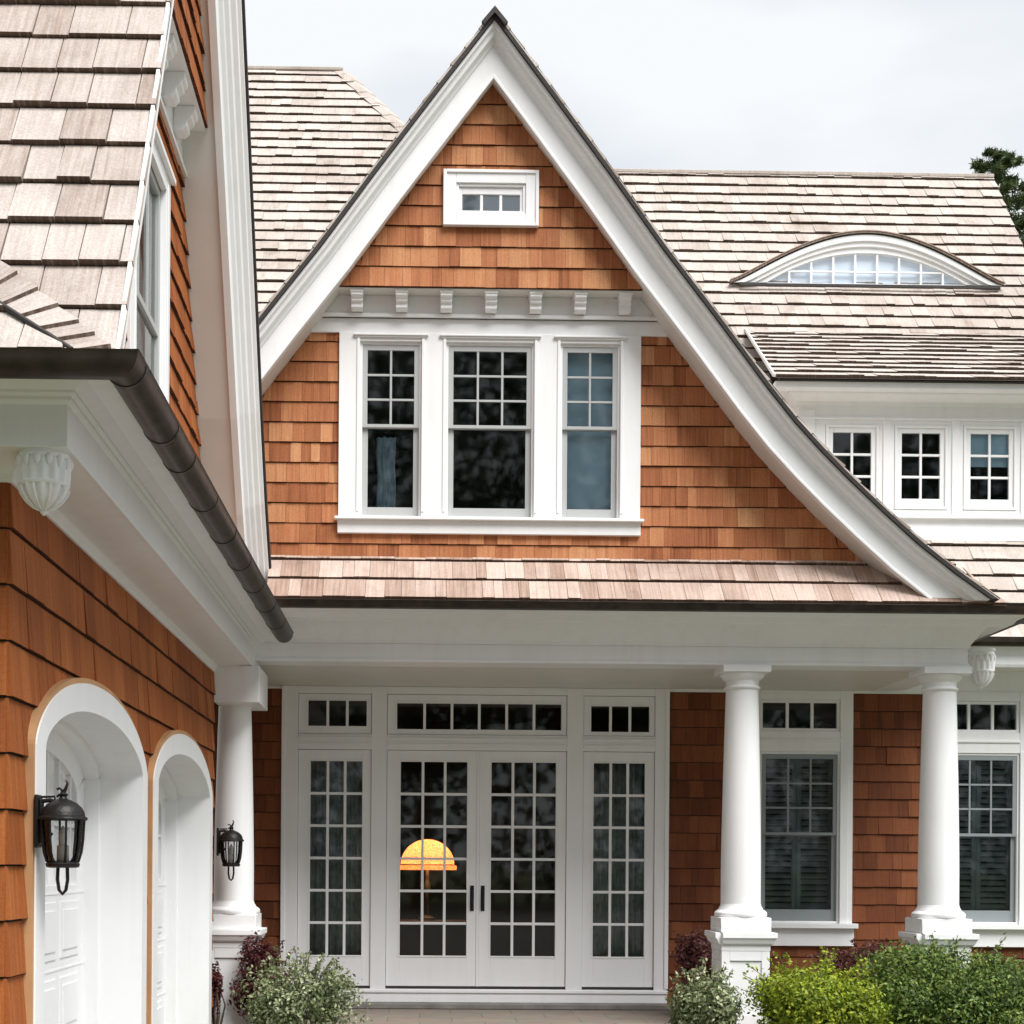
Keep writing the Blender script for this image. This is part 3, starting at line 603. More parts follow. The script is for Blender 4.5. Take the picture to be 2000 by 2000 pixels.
# lower windows
sx = (w1, w2)
for (a, b_) in sx:
    ca = MB(); o_ = .135; s1 = pz(1803,1560); ap = pz(1847,1560)
    ca.box(a-o_-.02, a-.02, YD-.05, YD+.05, s1, zb0-.002); ca.box(b_+.02, b_+o_+.02, YD-.05, YD+.05, s1, zb0-.002)
    ca.box(a-.02, b_+.02, YD-.047, YD+.05, tz[1]+.03, zb0-.002); ca.box(a-.02, b_+.02, YD-.047, YD+.05, wz[1], tz[0]-.03)
    ca.box(a-.02, b_+.02, YD-.06, YD-.0475, wz[1]+.11, wz[1]+.135); ca.box(a-o_+.03, a-.02+.0, YD-.058, YD-.0505, s1, wz[1]+.02); ca.box(b_+.02, b_+o_-.03, YD-.058, YD-.0505, s1, wz[1]+.02)
    ca.box(a-o_-.07, b_+o_+.07, YD-.11, YD+.04, s1-.05, s1-.0005); ca.box(a-o_-.04, b_+o_+.04, YD-.055, YD+.03, ap, s1-.0505); ca.build('window_casing', m_white, H, .003)
    tw = MB(); tw.frame(a-.019, b_+.019, tz[0]-.029, tz[1]+.029, .03, YD-.03, YD+.02); tw.grid(a+.011, b_-.011, tz[0], tz[1], 3, 1, .03, YD-.025, YD+.01); t_ = tw.build('transom_window', m_white, H, .003)
    p = MB(); p.box(a-.01, b_+.01, YD-.01, YD-.006, tz[0]-.02, tz[1]+.02); p.build('pane', m_glass, t_)
    w_ = double_hung(a-.019, b_+.019, s1+.001, wz[1]-.001, YD-.03, 3, 3, H, pz(1628,1560), bot=.12, ms=m_sash2)
    sh = MB(); xm_ = (a+b_)/2; zlo, zhi = s1+.12, wz[1]-.05
    for (p0, p1) in ((a+.02, xm_-.003), (xm_+.003, b_-.02)):
        sh.box(p0, p0+.045, YD+.08, YD+.105, zlo, zhi); sh.box(p1-.045, p1, YD+.08, YD+.105, zlo, zhi)
        for zq in (zlo, (zlo+zhi)/2-.03, zhi-.06): sh.box(p0+.0455, p1-.0455, YD+.082, YD+.103, zq, zq+.06)
        nsl = int((zhi-zlo)/.062)
        for k in range(nsl):
            zq = zlo+.05+k*.062
            V = [(p0+.046,YD+.070,zq),(p1-.046,YD+.070,zq),(p1-.046,YD+.112,zq+.038),(p0+.046,YD+.112,zq+.038),(p0+.046,YD+.072,zq-.007),(p1-.046,YD+.072,zq-.007),(p1-.046,YD+.116,zq+.031),(p0+.046,YD+.116,zq+.031)]
            sh.mesh(V, [(3,2,1,0),(4,5,6,7),(0,1,5,4),(2,3,7,6),(0,4,7,3),(1,2,6,5)])
    sh.build('shutter', m_shut, w_)
# stained glass lamp on a table in the hall
YL = 16.6; lc = at(835, 1688, YL)
b = MB(); b.box(lc.x-.7, lc.x+.7, YL-.25, YL+.25, .95, 1.0)
for sx_ in (-.65,.6):
    for sy_ in (-.2,.15): b.box(lc.x+sx_, lc.x+sx_+.05, YL+sy_, YL+sy_+.05, .2, .9495)
b.build('hall_table', m_wood); tag(bpy.data.objects['hall_table'], 'dark hall table under the lit lamp inside the front doors', 'table')
lm, lt, lb = M('lit amber glass'); vo = N(lt, 'ShaderNodeTexVoronoi', feature='DISTANCE_TO_EDGE'); vo.inputs['Scale'].default_value = 52
ltc = N(lt, 'ShaderNodeTexCoord'); lt.links.new(ltc.outputs['Object'], vo.inputs['Vector'])
lr = N(lt, 'ShaderNodeValToRGB'); lr.color_ramp.elements[0].color = (.42,.22,.07,1); lr.color_ramp.elements[1].color = (.86,.58,.27,1); lr.color_ramp.elements[0].position = .02; lr.color_ramp.elements[1].position = .26
lt.links.new(vo.outputs['Distance'], lr.inputs[0]); lt.links.new(lr.outputs[0], lb.inputs['Emission Color']); lb.inputs['Emission Strength'].default_value = .30; ltr = N(lt, 'ShaderNodeBsdfTranslucent'); lt.links.new(lr.outputs[0], ltr.inputs[0]); lad = N(lt, 'ShaderNodeAddShader'); lt.links.new(lb.outputs[0], lad.inputs[0]); lt.links.new(ltr.outputs[0], lad.inputs[1]); lt.links.new(lad.outputs[0], lt.nodes['Material Output'].inputs[0]); lt.links.new(lr.outputs[0], lb.inputs['Base Color'])
L_ = thing('table_lamp', 'lit amber stained glass dome lamp seen through the left front door', 'lamp', (lc.x, YL, 1.0))
zl = lc.z; q = MB(); rr = .30
q.lathe([(rr*math.cos(R_(a)), zl + .29*math.sin(R_(a))) for a in range(0, 86, 7)], (lc.x, YL, 0), 96, 16, .035); q.build('lamp_shade', lm, L_)
q = MB(); q.lathe([(.335,zl-.065),(.34,zl-.03),(.335,zl-.012)], (lc.x, YL, 0), 40); q.build('shade_rim', lm, L_)
pl = bpy.data.lights.new('lamp_glow', 'POINT'); pl.energy = 14; pl.color = (1,.62,.28); pl.shadow_soft_size = .12; po_ = bpy.data.objects.new('lamp_glow', pl); COL.objects.link(po_); po_.location = (lc.x, YL, zl-.16); adopt(po_, L_)
p2 = bpy.data.lights.new('lamp_bulb', 'POINT'); p2.energy = 1.7; p2.color = (1,.92,.78); p2.shadow_soft_size = .05; pq_ = bpy.data.objects.new('lamp_bulb', p2); COL.objects.link(pq_); pq_.location = (lc.x, YL, zl+.08); adopt(pq_, L_)
q = MB(); q.lathe([(.11,1.0),(.10,1.03),(.03,1.06),(.022,1.3),(.04,1.4),(.018,1.46),(.018,zl-.07)], (lc.x, YL, 0), 20); q.build('base', m_copper, L_)

# ================================================================== MAIN ROOF (behind the gable)
EY, EZ, MM = 14.40, 3.92, 1.38
EZ = gz(1960,1245,EY)
vs = Vector((0, 1, MM)).normalized(); sroof = plane_surf((0, EY, EZ), (1,0,0), vs)
zv = lambda v: EZ + vs.z*v; vz = lambda z: (z - EZ)/vs.z
pn = Vector((0,-1,0)).cross(Vector((1,0,0))); pn = Vector((1,0,0)).cross(vs)
def roofpt(x, y): return atP(x, y, (0,EY,EZ), pn)
ridge = roofpt(1600, 343); XE = roofpt(1955, 385).x; vr = vz(ridge.z)
hx_ = lin([(z, a) for a, z in half])
DX0 = 3.78; DZ0 = roofpt(1700, 1053).z; mg = roofpt(1700, 650); DY = roofpt(1700,1053).y
eb_l, eb_r, eb_t = roofpt(1424,556), roofpt(1955,567), None
vd0, vd1 = vz(DZ0), vz(mg.z)
def r_ext(v):
    z = zv(v)
    if z > AZ - .1: return (AX - .6, XE)
    if z < half[-1][1] + .02: return (4.2, XE)
    return (AX + hx_(z) - .45, XE)
# eyebrow outline on the roof
EBX = (eb_l.x + eb_r.x)/2; EBW = (eb_r.x - eb_l.x)/2; EBZ = (eb_l.z + eb_r.z)/2; EBY = (eb_l.y+eb_r.y)/2
ebtop = gz(1686,460,EBY-.05); EBH = ebtop - EBZ
def eb_h(s): s = max(-1, min(1, s)); return EBH * (1 - abs(s)**1.9)**1.25 if abs(s) < 1 else 0
def eb_half(v):          # half width of the eyebrow's footprint on the roof at slope distance v
    z = zv(v); k = z - EBZ
    if k <= 0: return EBW
    if k >= EBH: return 0
    lo, hi_ = 0, 1
    for _ in range(24):
        m_ = (lo+hi_)/2
        if eb_h(m_) > k: lo = m_
        else: hi_ = m_
    return EBW*lo
holes_r = [(vd0+.02, vd1-.02, lambda v: DX0+.32, lambda v: XE-.5)]
two(H, 'main_roof', m_roof, lambda a, b: shingles(a, b, sroof, vr, r_ext, holes_r, e=.232, wr=(.1,.26), t=.032, jv=.004, gap=.0015, tr=(.44,.68), rev=.018, butt=.7, seed=21, start=-.03), 'roof_deck')
b = MB(); b.box(AX-.6, XE, ridge.y-.06, ridge.y+.09, ridge.z-.02, ridge.z+.035); b.build('ridge_cap', m_roof, H, .01)
b = MB()
e0, e1 = sroof(XE, -.03, -.05), sroof(XE, vr, -.05)
b.sweep([e0, e1], [(-.05,-.02),(.055,-.02),(.055,.012),(-.05,.012)], (1,0,0), 1); b.build('rake_edge', m_edge, H)
# back slopes close the roof volumes
b = MB(); b.face([(AX-.6,ridge.y,ridge.z-.01),(XE,ridge.y,ridge.z-.01),(XE,ridge.y+5,ridge.z-6.9),(AX-.6,ridge.y+5,ridge.z-6.9)])
b.face([(XE-.02,EY+.6,EZ+.5),(XE-.02,EY+.6,.0),(XE-.02,ridge.y+5,0),(XE-.02,ridge.y+5,ridge.z-6.9),(XE-.02,ridge.y,ridge.z-.03)]); b.build('rear_roof', m_roof, H)
# left, taller, hipped roof
hp0 = roofpt(664, 139); hp1 = roofpt(783, 250); 
hxl = lin([(hp1.z - (hp0.z-hp1.z)*3, hp1.x + (hp1.x-hp0.x)*3), (hp0.z, hp0.x)])
def l_ext(v):
    z = zv(v); r = hxl(z)
    if z < AZ: r = min(r, AX - hx_(z) + .45)
    return (-4.2, r)
two(H, 'hip_roof', m_roof, lambda a, b: shingles(a, b, sroof, vz(hp0.z), l_ext, e=.232, wr=(.1,.26), t=.032, jv=.004, gap=.0015, tr=(.44,.68), rev=.018, butt=.7, seed=22, start=vz(5.0)), 'roof_deck')
b = MB(); hd_ = (hp1 - hp0)
nh = 14
for i in range(nh):
    p = hp0 + hd_*(i*.2); q2 = hp0 + hd_*((i+1.25)*.2); off = Vector((-.10, -.02, .03))
    for dx, dy, dz in ((-.13,-.0,.03), (.13,.10,.0)):
        d = Vector((dx,dy,dz*0)); a = p + Vector((0,0,.05)); b2 = q2 + Vector((0,0,.075))
        dn = Vector((dx, dy, -abs(dx)*.12))
        b.face([a, a+dn, b2+dn, b2]); b.face([b2, b2+dn, b2+dn+Vector((0,0,-.03)), b2+Vector((0,0,-.03))])
b.build('hip_cap', m_roof, H)
b = MB(); b.box(-4.2, hp0.x+.05, hp0.y-.06, hp0.y+.1, hp0.z-.02, hp0.z+.035); b.build('ridge_cap', m_roof, H, .01)
b = MB(); q3 = hp0 + hd_*3; b.face([hp0, q3, (q3.x, hp0.y+5, q3.z), (hp0.x, hp0.y+.2, hp0.z)]); b.face([(-4.2,hp0.y,hp0.z-.01),(hp0.x,hp0.y,hp0.z-.01),(hp0.x,hp0.y+6,hp0.z-8),(-4.2,hp0.y+6,hp0.z-8)]); b.build('rear_roof', m_roof, H)
# right eave: gutter, fascia, soffit
GX0, GX1 = BX1+.02, XE
zeb = gz(1960,1303,EY+.08)
b = MB(); b.sweep([(GX0,EY+.10,0),(GX1,EY+.10,0)], [(-.05,zeb),(.0,zeb),(.012,zeb+.03),(.012,zeb+.12),(.03,zeb+.16),(.06,zeb+.22),(.06,EZ-.03),(-.05,EZ-.03)], (0,0,1), 1); b.box(GX0, GX1, EY+.151, YD, zeb+.02, zeb+.05); b.build('eave_board', m_white, H, .003)
b = MB(); b.sweep([(GX0,EY+.05,0),(GX1,EY+.05,0)], [(.0,EZ-.085),(.06,EZ-.085),(.095,EZ-.05),(.105,EZ-.0),(.09,EZ-.0),(.08,EZ-.04),(.0,EZ-.03)], (0,0,1), 1); b.build('eave_gutter', m_copper, H)
b = MB(); b.box(dx1, XE-.05, YD+.021, YD+.06, zsid, 4.4); b.build('upper_wall', m_under, H)
# --- shed dormer
DY0 = DY; DE = DY0 - .36; zde = (gz(1520,735,DE)+gz(1990,742,DE))/2
dsl = Vector((0, mg.y-DE, mg.z-zde)); sdr = plane_surf((0, DE, zde), (1,0,0), dsl)
xd0, xd1 = gx(1514,DE,737), roofpt(1459,648).x
DXR = XE - .25
two(H, 'dormer_roof', m_roof, lambda a, b: shingles(a, b, sdr, dsl.length, lambda v: (xd0 + (xd1-xd0)*v/dsl.length, DXR), e=.27, wr=(.12,.3), t=.028, jv=.004, gap=.0015, tr=(.44,.68), rev=.03, butt=.7, seed=25, start=-.02), 'roof_deck')
b = MB(); b.sweep([sdr(xd0-.01,-.02,.01), sdr(xd1-.01,dsl.length,.01)], [(-.03,-.02),(.008,-.02),(.008,.012),(-.012,.012)], (1,0,0), 1); b.build('dormer_edge', m_white, H)
dcx = gx(1559,DY0,900); zfr = (gz(1600,790,DY0)+gz(1990,796,DY0))/2; zdw1 = (gz(1700,822,DY0)+gz(1990,826,DY0))/2; zap = DZ0
b = MB(); b.sweep([(dcx,15.6+1.2,0),(dcx,DY0,0),(DXR-.2,DY0,0)], [(-.02,zfr-.02),(.02,zfr-.02),(.03,zfr+.03),(.12,zfr+.075),(.13,zfr+.09),(.13,zfr+.11),(.30,zfr+.115),(.30,zde-.13),(.335,zde-.10),(.335,zde-.035),(-.02,zde-.035)], (0,0,1), 1); b.build('dormer_cornice', m_white, H, .003)
b = MB(); b.box(dcx-.3, DXR, DE-.01, DE+.3, zde-.034, zde-.012); b.build('dormer_drip', m_edge, H)
wxs = [(878+259.5*(k-1), 1042+259.5*(k-1)) for k in range(0, 4)]
dwx = [(gx(1300+(a-18)/1.931,DY0,930), gx(1300+(c+20)/1.931,DY0,930)) for a, c in wxs]
zw1, zw0 = (gz(1750,250+1122/1.931,DY0)), gz(1750,250+1440/1.931,DY0); zsil = gz(1800,1011,DY0)
b = MB(); xs = [dcx]; 
for a, c in dwx: xs += [a, c]
xs.append(DXR-.2)
for i in range(0, len(xs)-1, 2): b.box(xs[i], xs[i+1], DY0-.02, DY0+.08, zw0, zw1)
b.box(dcx, DXR-.2, DY0-.02, DY0+.08, zw1, zfr-.02); b.box(dcx, DXR-.2, DY0-.02, DY0+.08, zap, zw0)
b.box(dcx-.01, dcx+.17, DY0-.035, DY0-.0205, zap, zfr-.06); b.box(dcx-.012, DXR-.2, DY0-.045, DY0-.0205, zw1+.05, zw1+.075)
b.box(dcx-.02, DXR-.2, DY0-.07, DY0-.0205, zsil-.02, zsil+.012); b.box(dcx, DXR-.2, DY0-.05, DY0-.0205, zap-.02, zap+.10)
for i in range(2, len(xs)-2, 2): b.box(xs[i]+.04, xs[i+1]-.04, DY0-.034, DY0-.0205, zsil+.0125, zw1+.049)
b.box(dcx, dcx+.08, DY0+.081, DY0+2.4, zap, zde-.04); b.box(DXR-.28, DXR-.2, DY0+.081, DY0+2.4, zap, zde-.04); b.build('dormer_wall', m_white, H, .003)
for a, c in dwx:
    b = MB(); b.frame(a+.002, c-.002, zw0+.002, zw1-.002, .03, DY0-.03, DY0+.05); w_ = b.build('dormer_window', m_white, H, .003)
    b = MB(); b.frame(a+.0325, c-.0325, zw0+.0325, zw1-.0325, .05, DY0-.012, DY0+.03, tb=.085); b.grid(a+.0825, c-.0825, zw0+.1175, zw1-.0825, 2, 3, .026, DY0-.008, DY0+.02); b.build('sash', m_white, w_, .003)
    b = MB(); b.box(a+.06, c-.06, DY0+.004, DY0+.008, zw0+.1, zw1-.06); b.build('pane', m_glass, w_)
bl = MB(); a, c = dwx[2]; bl.box(a+.05, c-.05, DY0+.05, DY0+.056, zw1-.42, zw1-.05); bl.build('reflection_board', m_reflect, [o for o in H.children if o.name.startswith('dormer_window')][2])  # added board paints pale sky reflection into the top panes
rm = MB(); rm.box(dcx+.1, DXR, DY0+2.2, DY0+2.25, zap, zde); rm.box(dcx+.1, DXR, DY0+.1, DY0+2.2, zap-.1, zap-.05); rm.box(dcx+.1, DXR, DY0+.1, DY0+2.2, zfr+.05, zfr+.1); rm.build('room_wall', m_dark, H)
# --- eyebrow window on the roof
ns = 48; EF = EBY - .10; 
def ebc(k, sc=1.0, dz=0): s = -1 + 2*k/ns; return (EBX + EBW*s*sc, EBZ + eb_h(s)*sc + dz)
er = MB(); ev = []
for k in range(ns+1):
    x, z = ebc(k); yb = EY + (z - EZ)/MM; ev.append((x, z, yb))
for k in range(ns):
    (x0,z0,y0), (x1,z1,y1) = ev[k], ev[k+1]
    n = 3
    for j in range(n):
        p = lambda x, z, yb, q: (x, EF-.02 + (yb+.12-EF+.02)*q, z+.03+.02*(1-q)*0)
        er.face([p(x0,z0,y0,j/n), p(x1,z1,y1,j/n), p(x1,z1,y1,(j+1)/n), p(x0,z0,y0,(j+1)/n)], None, (random.uniform(.3,.8), .5))
    er.face([(x0,EF-.02,z0+.005),(x1,EF-.02,z1+.005),(x1,EF-.02,z1+.03),(x0,EF-.02,z0+.03)], None, (.1,.5))
ero = er.build('eyebrow_roof', m_roof, H)
ee = MB(); pth = [Vector((ebc(k)[0], EF-.02, ebc(k)[1])) for k in range(ns+1)]
ee.sweep(pth, [(-.040,.008),(-.030,.008),(-.030,-.06),(-.040,-.06)], W_, 1); ee.build('roof_edge', m_skirt, ero)
ef = MB(); 
GZ0 = EBZ + .015; gW = gx(1300+1140/1.931,EF,553) - gx(1300+385/1.931,EF,553); gH = gz(1686,250+465/1.931,EF) - EBZ
def ein(k): s = -1 + 2*k/ns; return (EBX + gW/2*s, EBZ + .03 + (gH-.03)*max(0, 1-abs(s)**2.1))
for k in range(ns):
    a, c = ebc(k, .985), ebc(k+1, .985); p, q = ein(k), ein(k+1)
    mid = lambda u, v, t_: (u[0]+(v[0]-u[0])*t_, u[1]+(v[1]-u[1])*t_)
    for (t0, y0), (t1, y1) in zip([(0,0),(.35,.0),(.37,.025),(.65,.025),(.67,.05),(1,.05)], [(.35,0),(.37,.025),(.65,.025),(.67,.05),(1,.05),(1,.12)]):
        A, B, C_, D_ = mid(a,p,t0), mid(c,q,t0), mid(c,q,t1), mid(a,p,t1)
        ef.face([(D_[0],EF+y1,D_[1]),(C_[0],EF+y1,C_[1]),(B[0],EF+y0,B[1]),(A[0],EF+y0,A[1])])
ebw = ef.build('eyebrow_window', m_white, H)
mu = MB()
for s in (-.77,-.55,-.33,-.11,.11,.33,.55,.77):
    x = EBX + gW/2*s; zt = EBZ + .03 + (gH-.03)*(1-abs(s)**2.1); mu.box(x-.013, x+.013, EF+.06, EF+.085, EBZ+.02, zt)
zr_ = EBZ + .03 + gH*.36; sw = (1-.36)**(1/2.1); mu.box(EBX-gW/2*sw, EBX+gW/2*sw, EF+.062, EF+.083, zr_-.011, zr_+.011); mu.box(EBX-gW/2, EBX+gW/2, EF+.055, EF+.09, EBZ-.01, EBZ+.028); mu.build('muntin', m_white, ebw, .002)
gpn = MB(); gpn.face([(EBX-gW/2,EF+.074,EBZ)] + [(ein(k)[0],EF+.074,ein(k)[1]+.005) for k in range(ns+1)][::1] + [(EBX+gW/2,EF+.074,EBZ)]); gpn.build('pane', m_coat, ebw)
bb = MB(); bb.face([(EBX-EBW,EF+.115,EBZ-.05)] + [(ebc(k,.98)[0],EF+.115,ebc(k,.98)[1]) for k in range(ns+1)] + [(EBX+EBW,EF+.115,EBZ-.05)]); bb.build('reflection_board', m_reflect2, ebw)  # added backing, its pale blue stands for sky mirrored in the eyebrow panes
b = MB(); b.box(EBX-EBW*.93, EBX+EBW*.97, EF-.03, EF-.001, EBZ-.045, EBZ-.012); b.build('flashing', m_edge, ebw)

# ================================================================== GARAGE WING (left)
XW, YN, YF = -1.876, 6.50, 12.86
G = thing('garage', 'cedar shingled garage wing with two white arched doors and dark bronze gutter', 'garage', (XW-2, 9.7, 0))
ZWT = 3.39
DOORC = (8.17, 11.15); DI, DO = 1.21, 1.375; ZSP = 2.20; RI, RO = .275, .43
def arch(s, rise): s = min(1, abs(s)); return rise * (1 - s**2.15)**.62
def hw_of(z, half_w, rise, z_sp=ZSP):
    if z <= z_sp: return half_w
    k = (z - z_sp)/rise
    if k >= 1: return 0
    return half_w * (1 - k**(1/.62))**(1/2.15)
gs = plane_surf((XW, YF, 0), (0,-1,0), (0,0,1))                     # u runs from the far corner towards the camera
def gdoor_hole(c): return (-1, ZSP+RO-.02, lambda v, c=c: (YF-c) - hw_of(v, DO-.02, RO-.02), lambda v, c=c: (YF-c) + hw_of(v, DO-.02, RO-.02))
# facing +X: swap direction so that the normal points to +X
gs = plane_surf((XW, YN, 0), (0,1,0), (0,0,1))
def gdoor_hole(c): return (-1, ZSP+RO-.02, lambda v, c=c: (c-YN) - hw_of(v, DO-.02, RO-.02), lambda v, c=c: (c-YN) + hw_of(v, DO-.02, RO-.02))
spl = [ZSP + RO*q for q in (.2,.4,.55,.7,.8,.88,.94)]
two(G, 'garage_wall', m_cedarG, lambda a, b: shingles(a, b, gs, ZWT, lambda v: (0, YF-YN), [gdoor_hole(c) for c in DOORC], e=.254, wr=(.14,.34), t=.023, gap=.002, jv=.002, tr=(.36,.66), rev=.010, butt=.7, seed=40, start=-.147, splits=spl))
gn_ = plane_surf((XW-5, YN, 0), (1,0,0), (0,0,1))
two(G, 'garage_wall', m_cedarG, lambda a, b: shingles(a, b, gn_, ZWT, lambda v: (0, 5.0), e=.254, wr=(.14,.34), t=.023, gap=.002, jv=.002, tr=(.36,.66), rev=.010, butt=.7, seed=41, start=-.147))
b = MB(); b.box(XW-5, XW-.03, YF-.02, YF, 0, 6.5); b.build('end_wall', m_cedarG, G)
for c in DOORC:
    n = 40; cs = MB(); bd = MB(); jb = MB()
    def arc(half_w, rise, n=n): 
        P = [(c-half_w, 0.02), (c-half_w, ZSP)] + [(c + half_w*math.sin(-math.pi/2+math.pi*i/n), ZSP + arch(math.sin(-math.pi/2+math.pi*i/n), rise)) for i in range(1, n)] + [(c+half_w, ZSP), (c+half_w, 0.02)]
        return P
    A, B, C_ = arc(DI, RI), arc(DO, RO), arc(DO+.028, RO+.03)
    for i in range(len(A)-1):
        xf = XW+.058
        cs.face([(xf,*B[i]),(xf,*B[i+1]),(xf,*A[i+1]),(xf,*A[i])])                                   # face of the casing
        cs.face([(xf,*B[i+1]),(xf,*B[i]),(XW-.03,*B[i]),(XW-.03,*B[i+1])])
        cs.face([(xf,*A[i]),(xf,*A[i+1]),(XW-.22,*A[i+1]),(XW-.22,*A[i])])                            # reveal
        s2 = lambda p: (c+(p[0]-c)*.965, p[1]-.03 if p[1] > ZSP else p[1])
        cs.face([(XW-.22,*A[i]),(XW-.22,*A[i+1]),(XW-.22,*s2(A[i+1])),(XW-.22,*s2(A[i]))]); cs.face([(XW-.22,*s2(A[i])),(XW-.22,*s2(A[i+1])),(XW-.36,*s2(A[i+1])),(XW-.36,*s2(A[i]))])
        xb = XW+.050
        bd.face([(xb,*C_[i]),(xb,*C_[i+1]),(xb,*B[i+1]),(xb,*B[i])]); bd.face([(xb,*C_[i+1]),(xb,*C_[i]),(XW-.03,*C_[i]),(XW-.03,*C_[i+1])])
    xdn = XW-.315
    dr = MB(); n2 = 40
    SI = [(c+(p[0]-c)*.97, p[1]-.025 if p[1] > ZSP else p[1]) for p in A]
    zg0 = 1.50; ghw = DI - .24
    # door leaf below the lights, then the rim round the lights
    dr.box(xdn-.05, xdn, c-DI+.01, c+DI-.01, .02, zg0)
    inner = [(c-ghw, zg0), (c-ghw, ZSP-.12)] + [(c + ghw*math.sin(-math.pi/2+math.pi*i/n), ZSP-.12 + arch(math.sin(-math.pi/2+math.pi*i/n), RI-.05)) for i in range(1, n)] + [(c+ghw, ZSP-.12), (c+ghw, zg0)]
    outer = [(c-DI+.01, zg0)] + SI[1:-1] + [(c+DI-.01, zg0)]
    for i in range(len(inner)-1):
        dr.face([(xdn,*outer[i]),(xdn,*outer[i+1]),(xdn,*inner[i+1]),(xdn,*inner[i])]); dr.face([(xdn,*inner[i]),(xdn,*inner[i+1]),(xdn-.04,*inner[i+1]),(xdn-.04,*inner[i])])
    for k in range(-3, 4):
        yy = c + ghw*k/3.5; zt_ = ZSP-.12 + arch(k/3.5, RI-.05); t_ = .05 if k == 0 else .022
        dr.box(xdn-.035, xdn-.004, yy-t_/2, yy+t_/2, zg0, zt_)
    dr.box(xdn-.033, xdn-.006, c-ghw, c+ghw, 1.86, 1.885)
    for r_ in range(3):                                                                               # raised panels
        for k in range(4):
            y0 = c-DI+.10+k*(2*DI-.2)/4; y1 = y0+(2*DI-.2)/4-.09; za, zb_ = .14+r_*.46, .14+r_*.46+.34
            dr.box(xdn+.0003, xdn+.008, y0, y1, za, zb_); dr.box(xdn+.0083, xdn+.016, y0+.05, y1-.05, za+.05, zb_-.05)
    for r_ in range(1, 4): dr.box(xdn+.0003, xdn+.004, c-DI+.02, c+DI-.02, .08+r_*.46-.012, .08+r_*.46)
    gd = dr.build('garage_door', m_white, G)
    cs.build('casing', m_white, gd); bd.build('casing_bead', m_tan, gd)
    p = MB(); p.face([(xdn-.02,*q) for q in inner]); p.build('pane', m_gglass, gd)
    p = MB(); p.box(xdn-1.8, xdn-1.75, c-DI, c+DI, .1, 2.6); p.box(xdn-1.75, xdn-.06, c-DI-.05, c-DI, .1, 2.6); p.box(xdn-1.75, xdn-.06, c+DI, c+DI+.05, .1, 2.6); p.box(xdn-1.75, xdn-.06, c-DI, c+DI, 2.6, 2.65); p.build('room_wall', m_dark, gd)
# --- eave box, crown and soffit (mitred at the near corner)
ep = [(XW-5, YN, 0), (XW, YN, 0), (XW, YF+.72, 0)]
b = MB(); b.sweep(ep, [(.0,ZWT-.035),(.024,ZWT-.035),(.03,ZWT),(.045,ZWT+.02),(.32,ZWT+.035),(.34,ZWT+.035),(.34,ZWT+.03),(.352,ZWT+.03),(.352,ZWT+.21),(.372,ZWT+.225),(.372,ZWT+.24),(.39,ZWT+.25),(.39,ZWT+.262),(.425,ZWT+.285),(.445,ZWT+.30),(.56,ZWT+.302),(.56,ZWT+.36),(.0,ZWT+.36)], (0,0,1), 1)
b.build('cornice', m_white, G, .002)
b = MB(); b.box(XW+.012, XW+.415, YF+.001, YF+.72, 3.09, ZWT+.03); b.build('porch_beam', m_white, G, .003)
# half-round gutter with seams
rg = .084; zg_ = ZWT + .31
prof = [(.555+rg + rg*math.cos(R_(a)), zg_ + rg*math.sin(R_(a))) for a in range(180, 361, 15)] + [(.555+2*rg-.006+.012, zg_+.008), (.555+2*rg-.012, zg_+.004)] + [(.555+rg + (rg-.006)*math.cos(R_(a)), zg_ + (rg-.006)*math.sin(R_(a))) for a in range(345, 179, -15)]
gp_ = [(XW-5, YN, 0), (XW, YN, 0), (XW, 12.80, 0)]
b = MB(); b.sweep(gp_, prof, (0,0,1), 1, smooth=True); gut = b.build('gutter', m_copper, G)
for yy in (5.95, 6.75, 7.25, 8.05, 8.85, 9.65, 10.45, 11.25, 12.05):
    b = MB(); ring = [(.555+rg + (rg+.004)*math.cos(R_(a)), zg_ + (rg+.004)*math.sin(R_(a))) for a in range(180, 361, 15)] + [(.555+rg + (rg-.002)*math.cos(R_(a)), zg_ + (rg-.002)*math.sin(R_(a))) for a in range(360, 179, -15)]
    b.sweep([(XW, yy, 0), (XW, yy+.022, 0)], ring, (0,0,1), 1); b.build('gutter_strap', m_copper, gut)
b = MB(); b.mesh([(XW+.555+rg + rg*math.cos(R_(a)), 12.802, zg_ + rg*math.sin(R_(a))) for a in range(180, 361, 15)], [tuple(range(13))]); b.mesh([(XW+.555+rg + rg*math.cos(R_(a)), 12.80, zg_ + rg*math.sin(R_(a))) for a in range(180, 361, 15)], [tuple(range(12,-1,-1))]); b.build('gutter_cap', m_copper, gut)
# --- wing gable: rake at X = -1.38, apex over the middle of the wall
XR, YA, ZA, MS = -1.38, 9.65, 10.12, 1.90
def rz(y): return ZA - MS*abs(y-YA)
near_foot = (6.38, rz(6.38)); far_pts = [(9.65,ZA),(12.10,rz(12.10)),(12.50,rz(12.10)-.66),(12.95,rz(12.10)-1.24)]
gpath = [Vector((XR, 6.36, rz(6.36))), Vector((XR, YA, ZA))] + [Vector((XR, y, z)) for y, z in far_pts[1:]]
WX_ = (1, 0, 0)
b = MB(); b.sweep(gpath, [(.035,.0),(.06,.0),(.07,-.03),(.09,-.035),(.10,-.075),(.125,-.085),(.13,-.12),(.15,-.125),(.155,-.16),(.30,-.165),(.31,-.155),(.33,-.155),(.33,-.215),(.035,-.215)], WX_, 1); b.build('rake_board', m_white, G, .003)
b = MB(); b.sweep(gpath, [(.045,-.217),(.305,-.217),(.305,-.52),(.045,-.52)], WX_, 1); b.build('soffit', m_soffit, G)
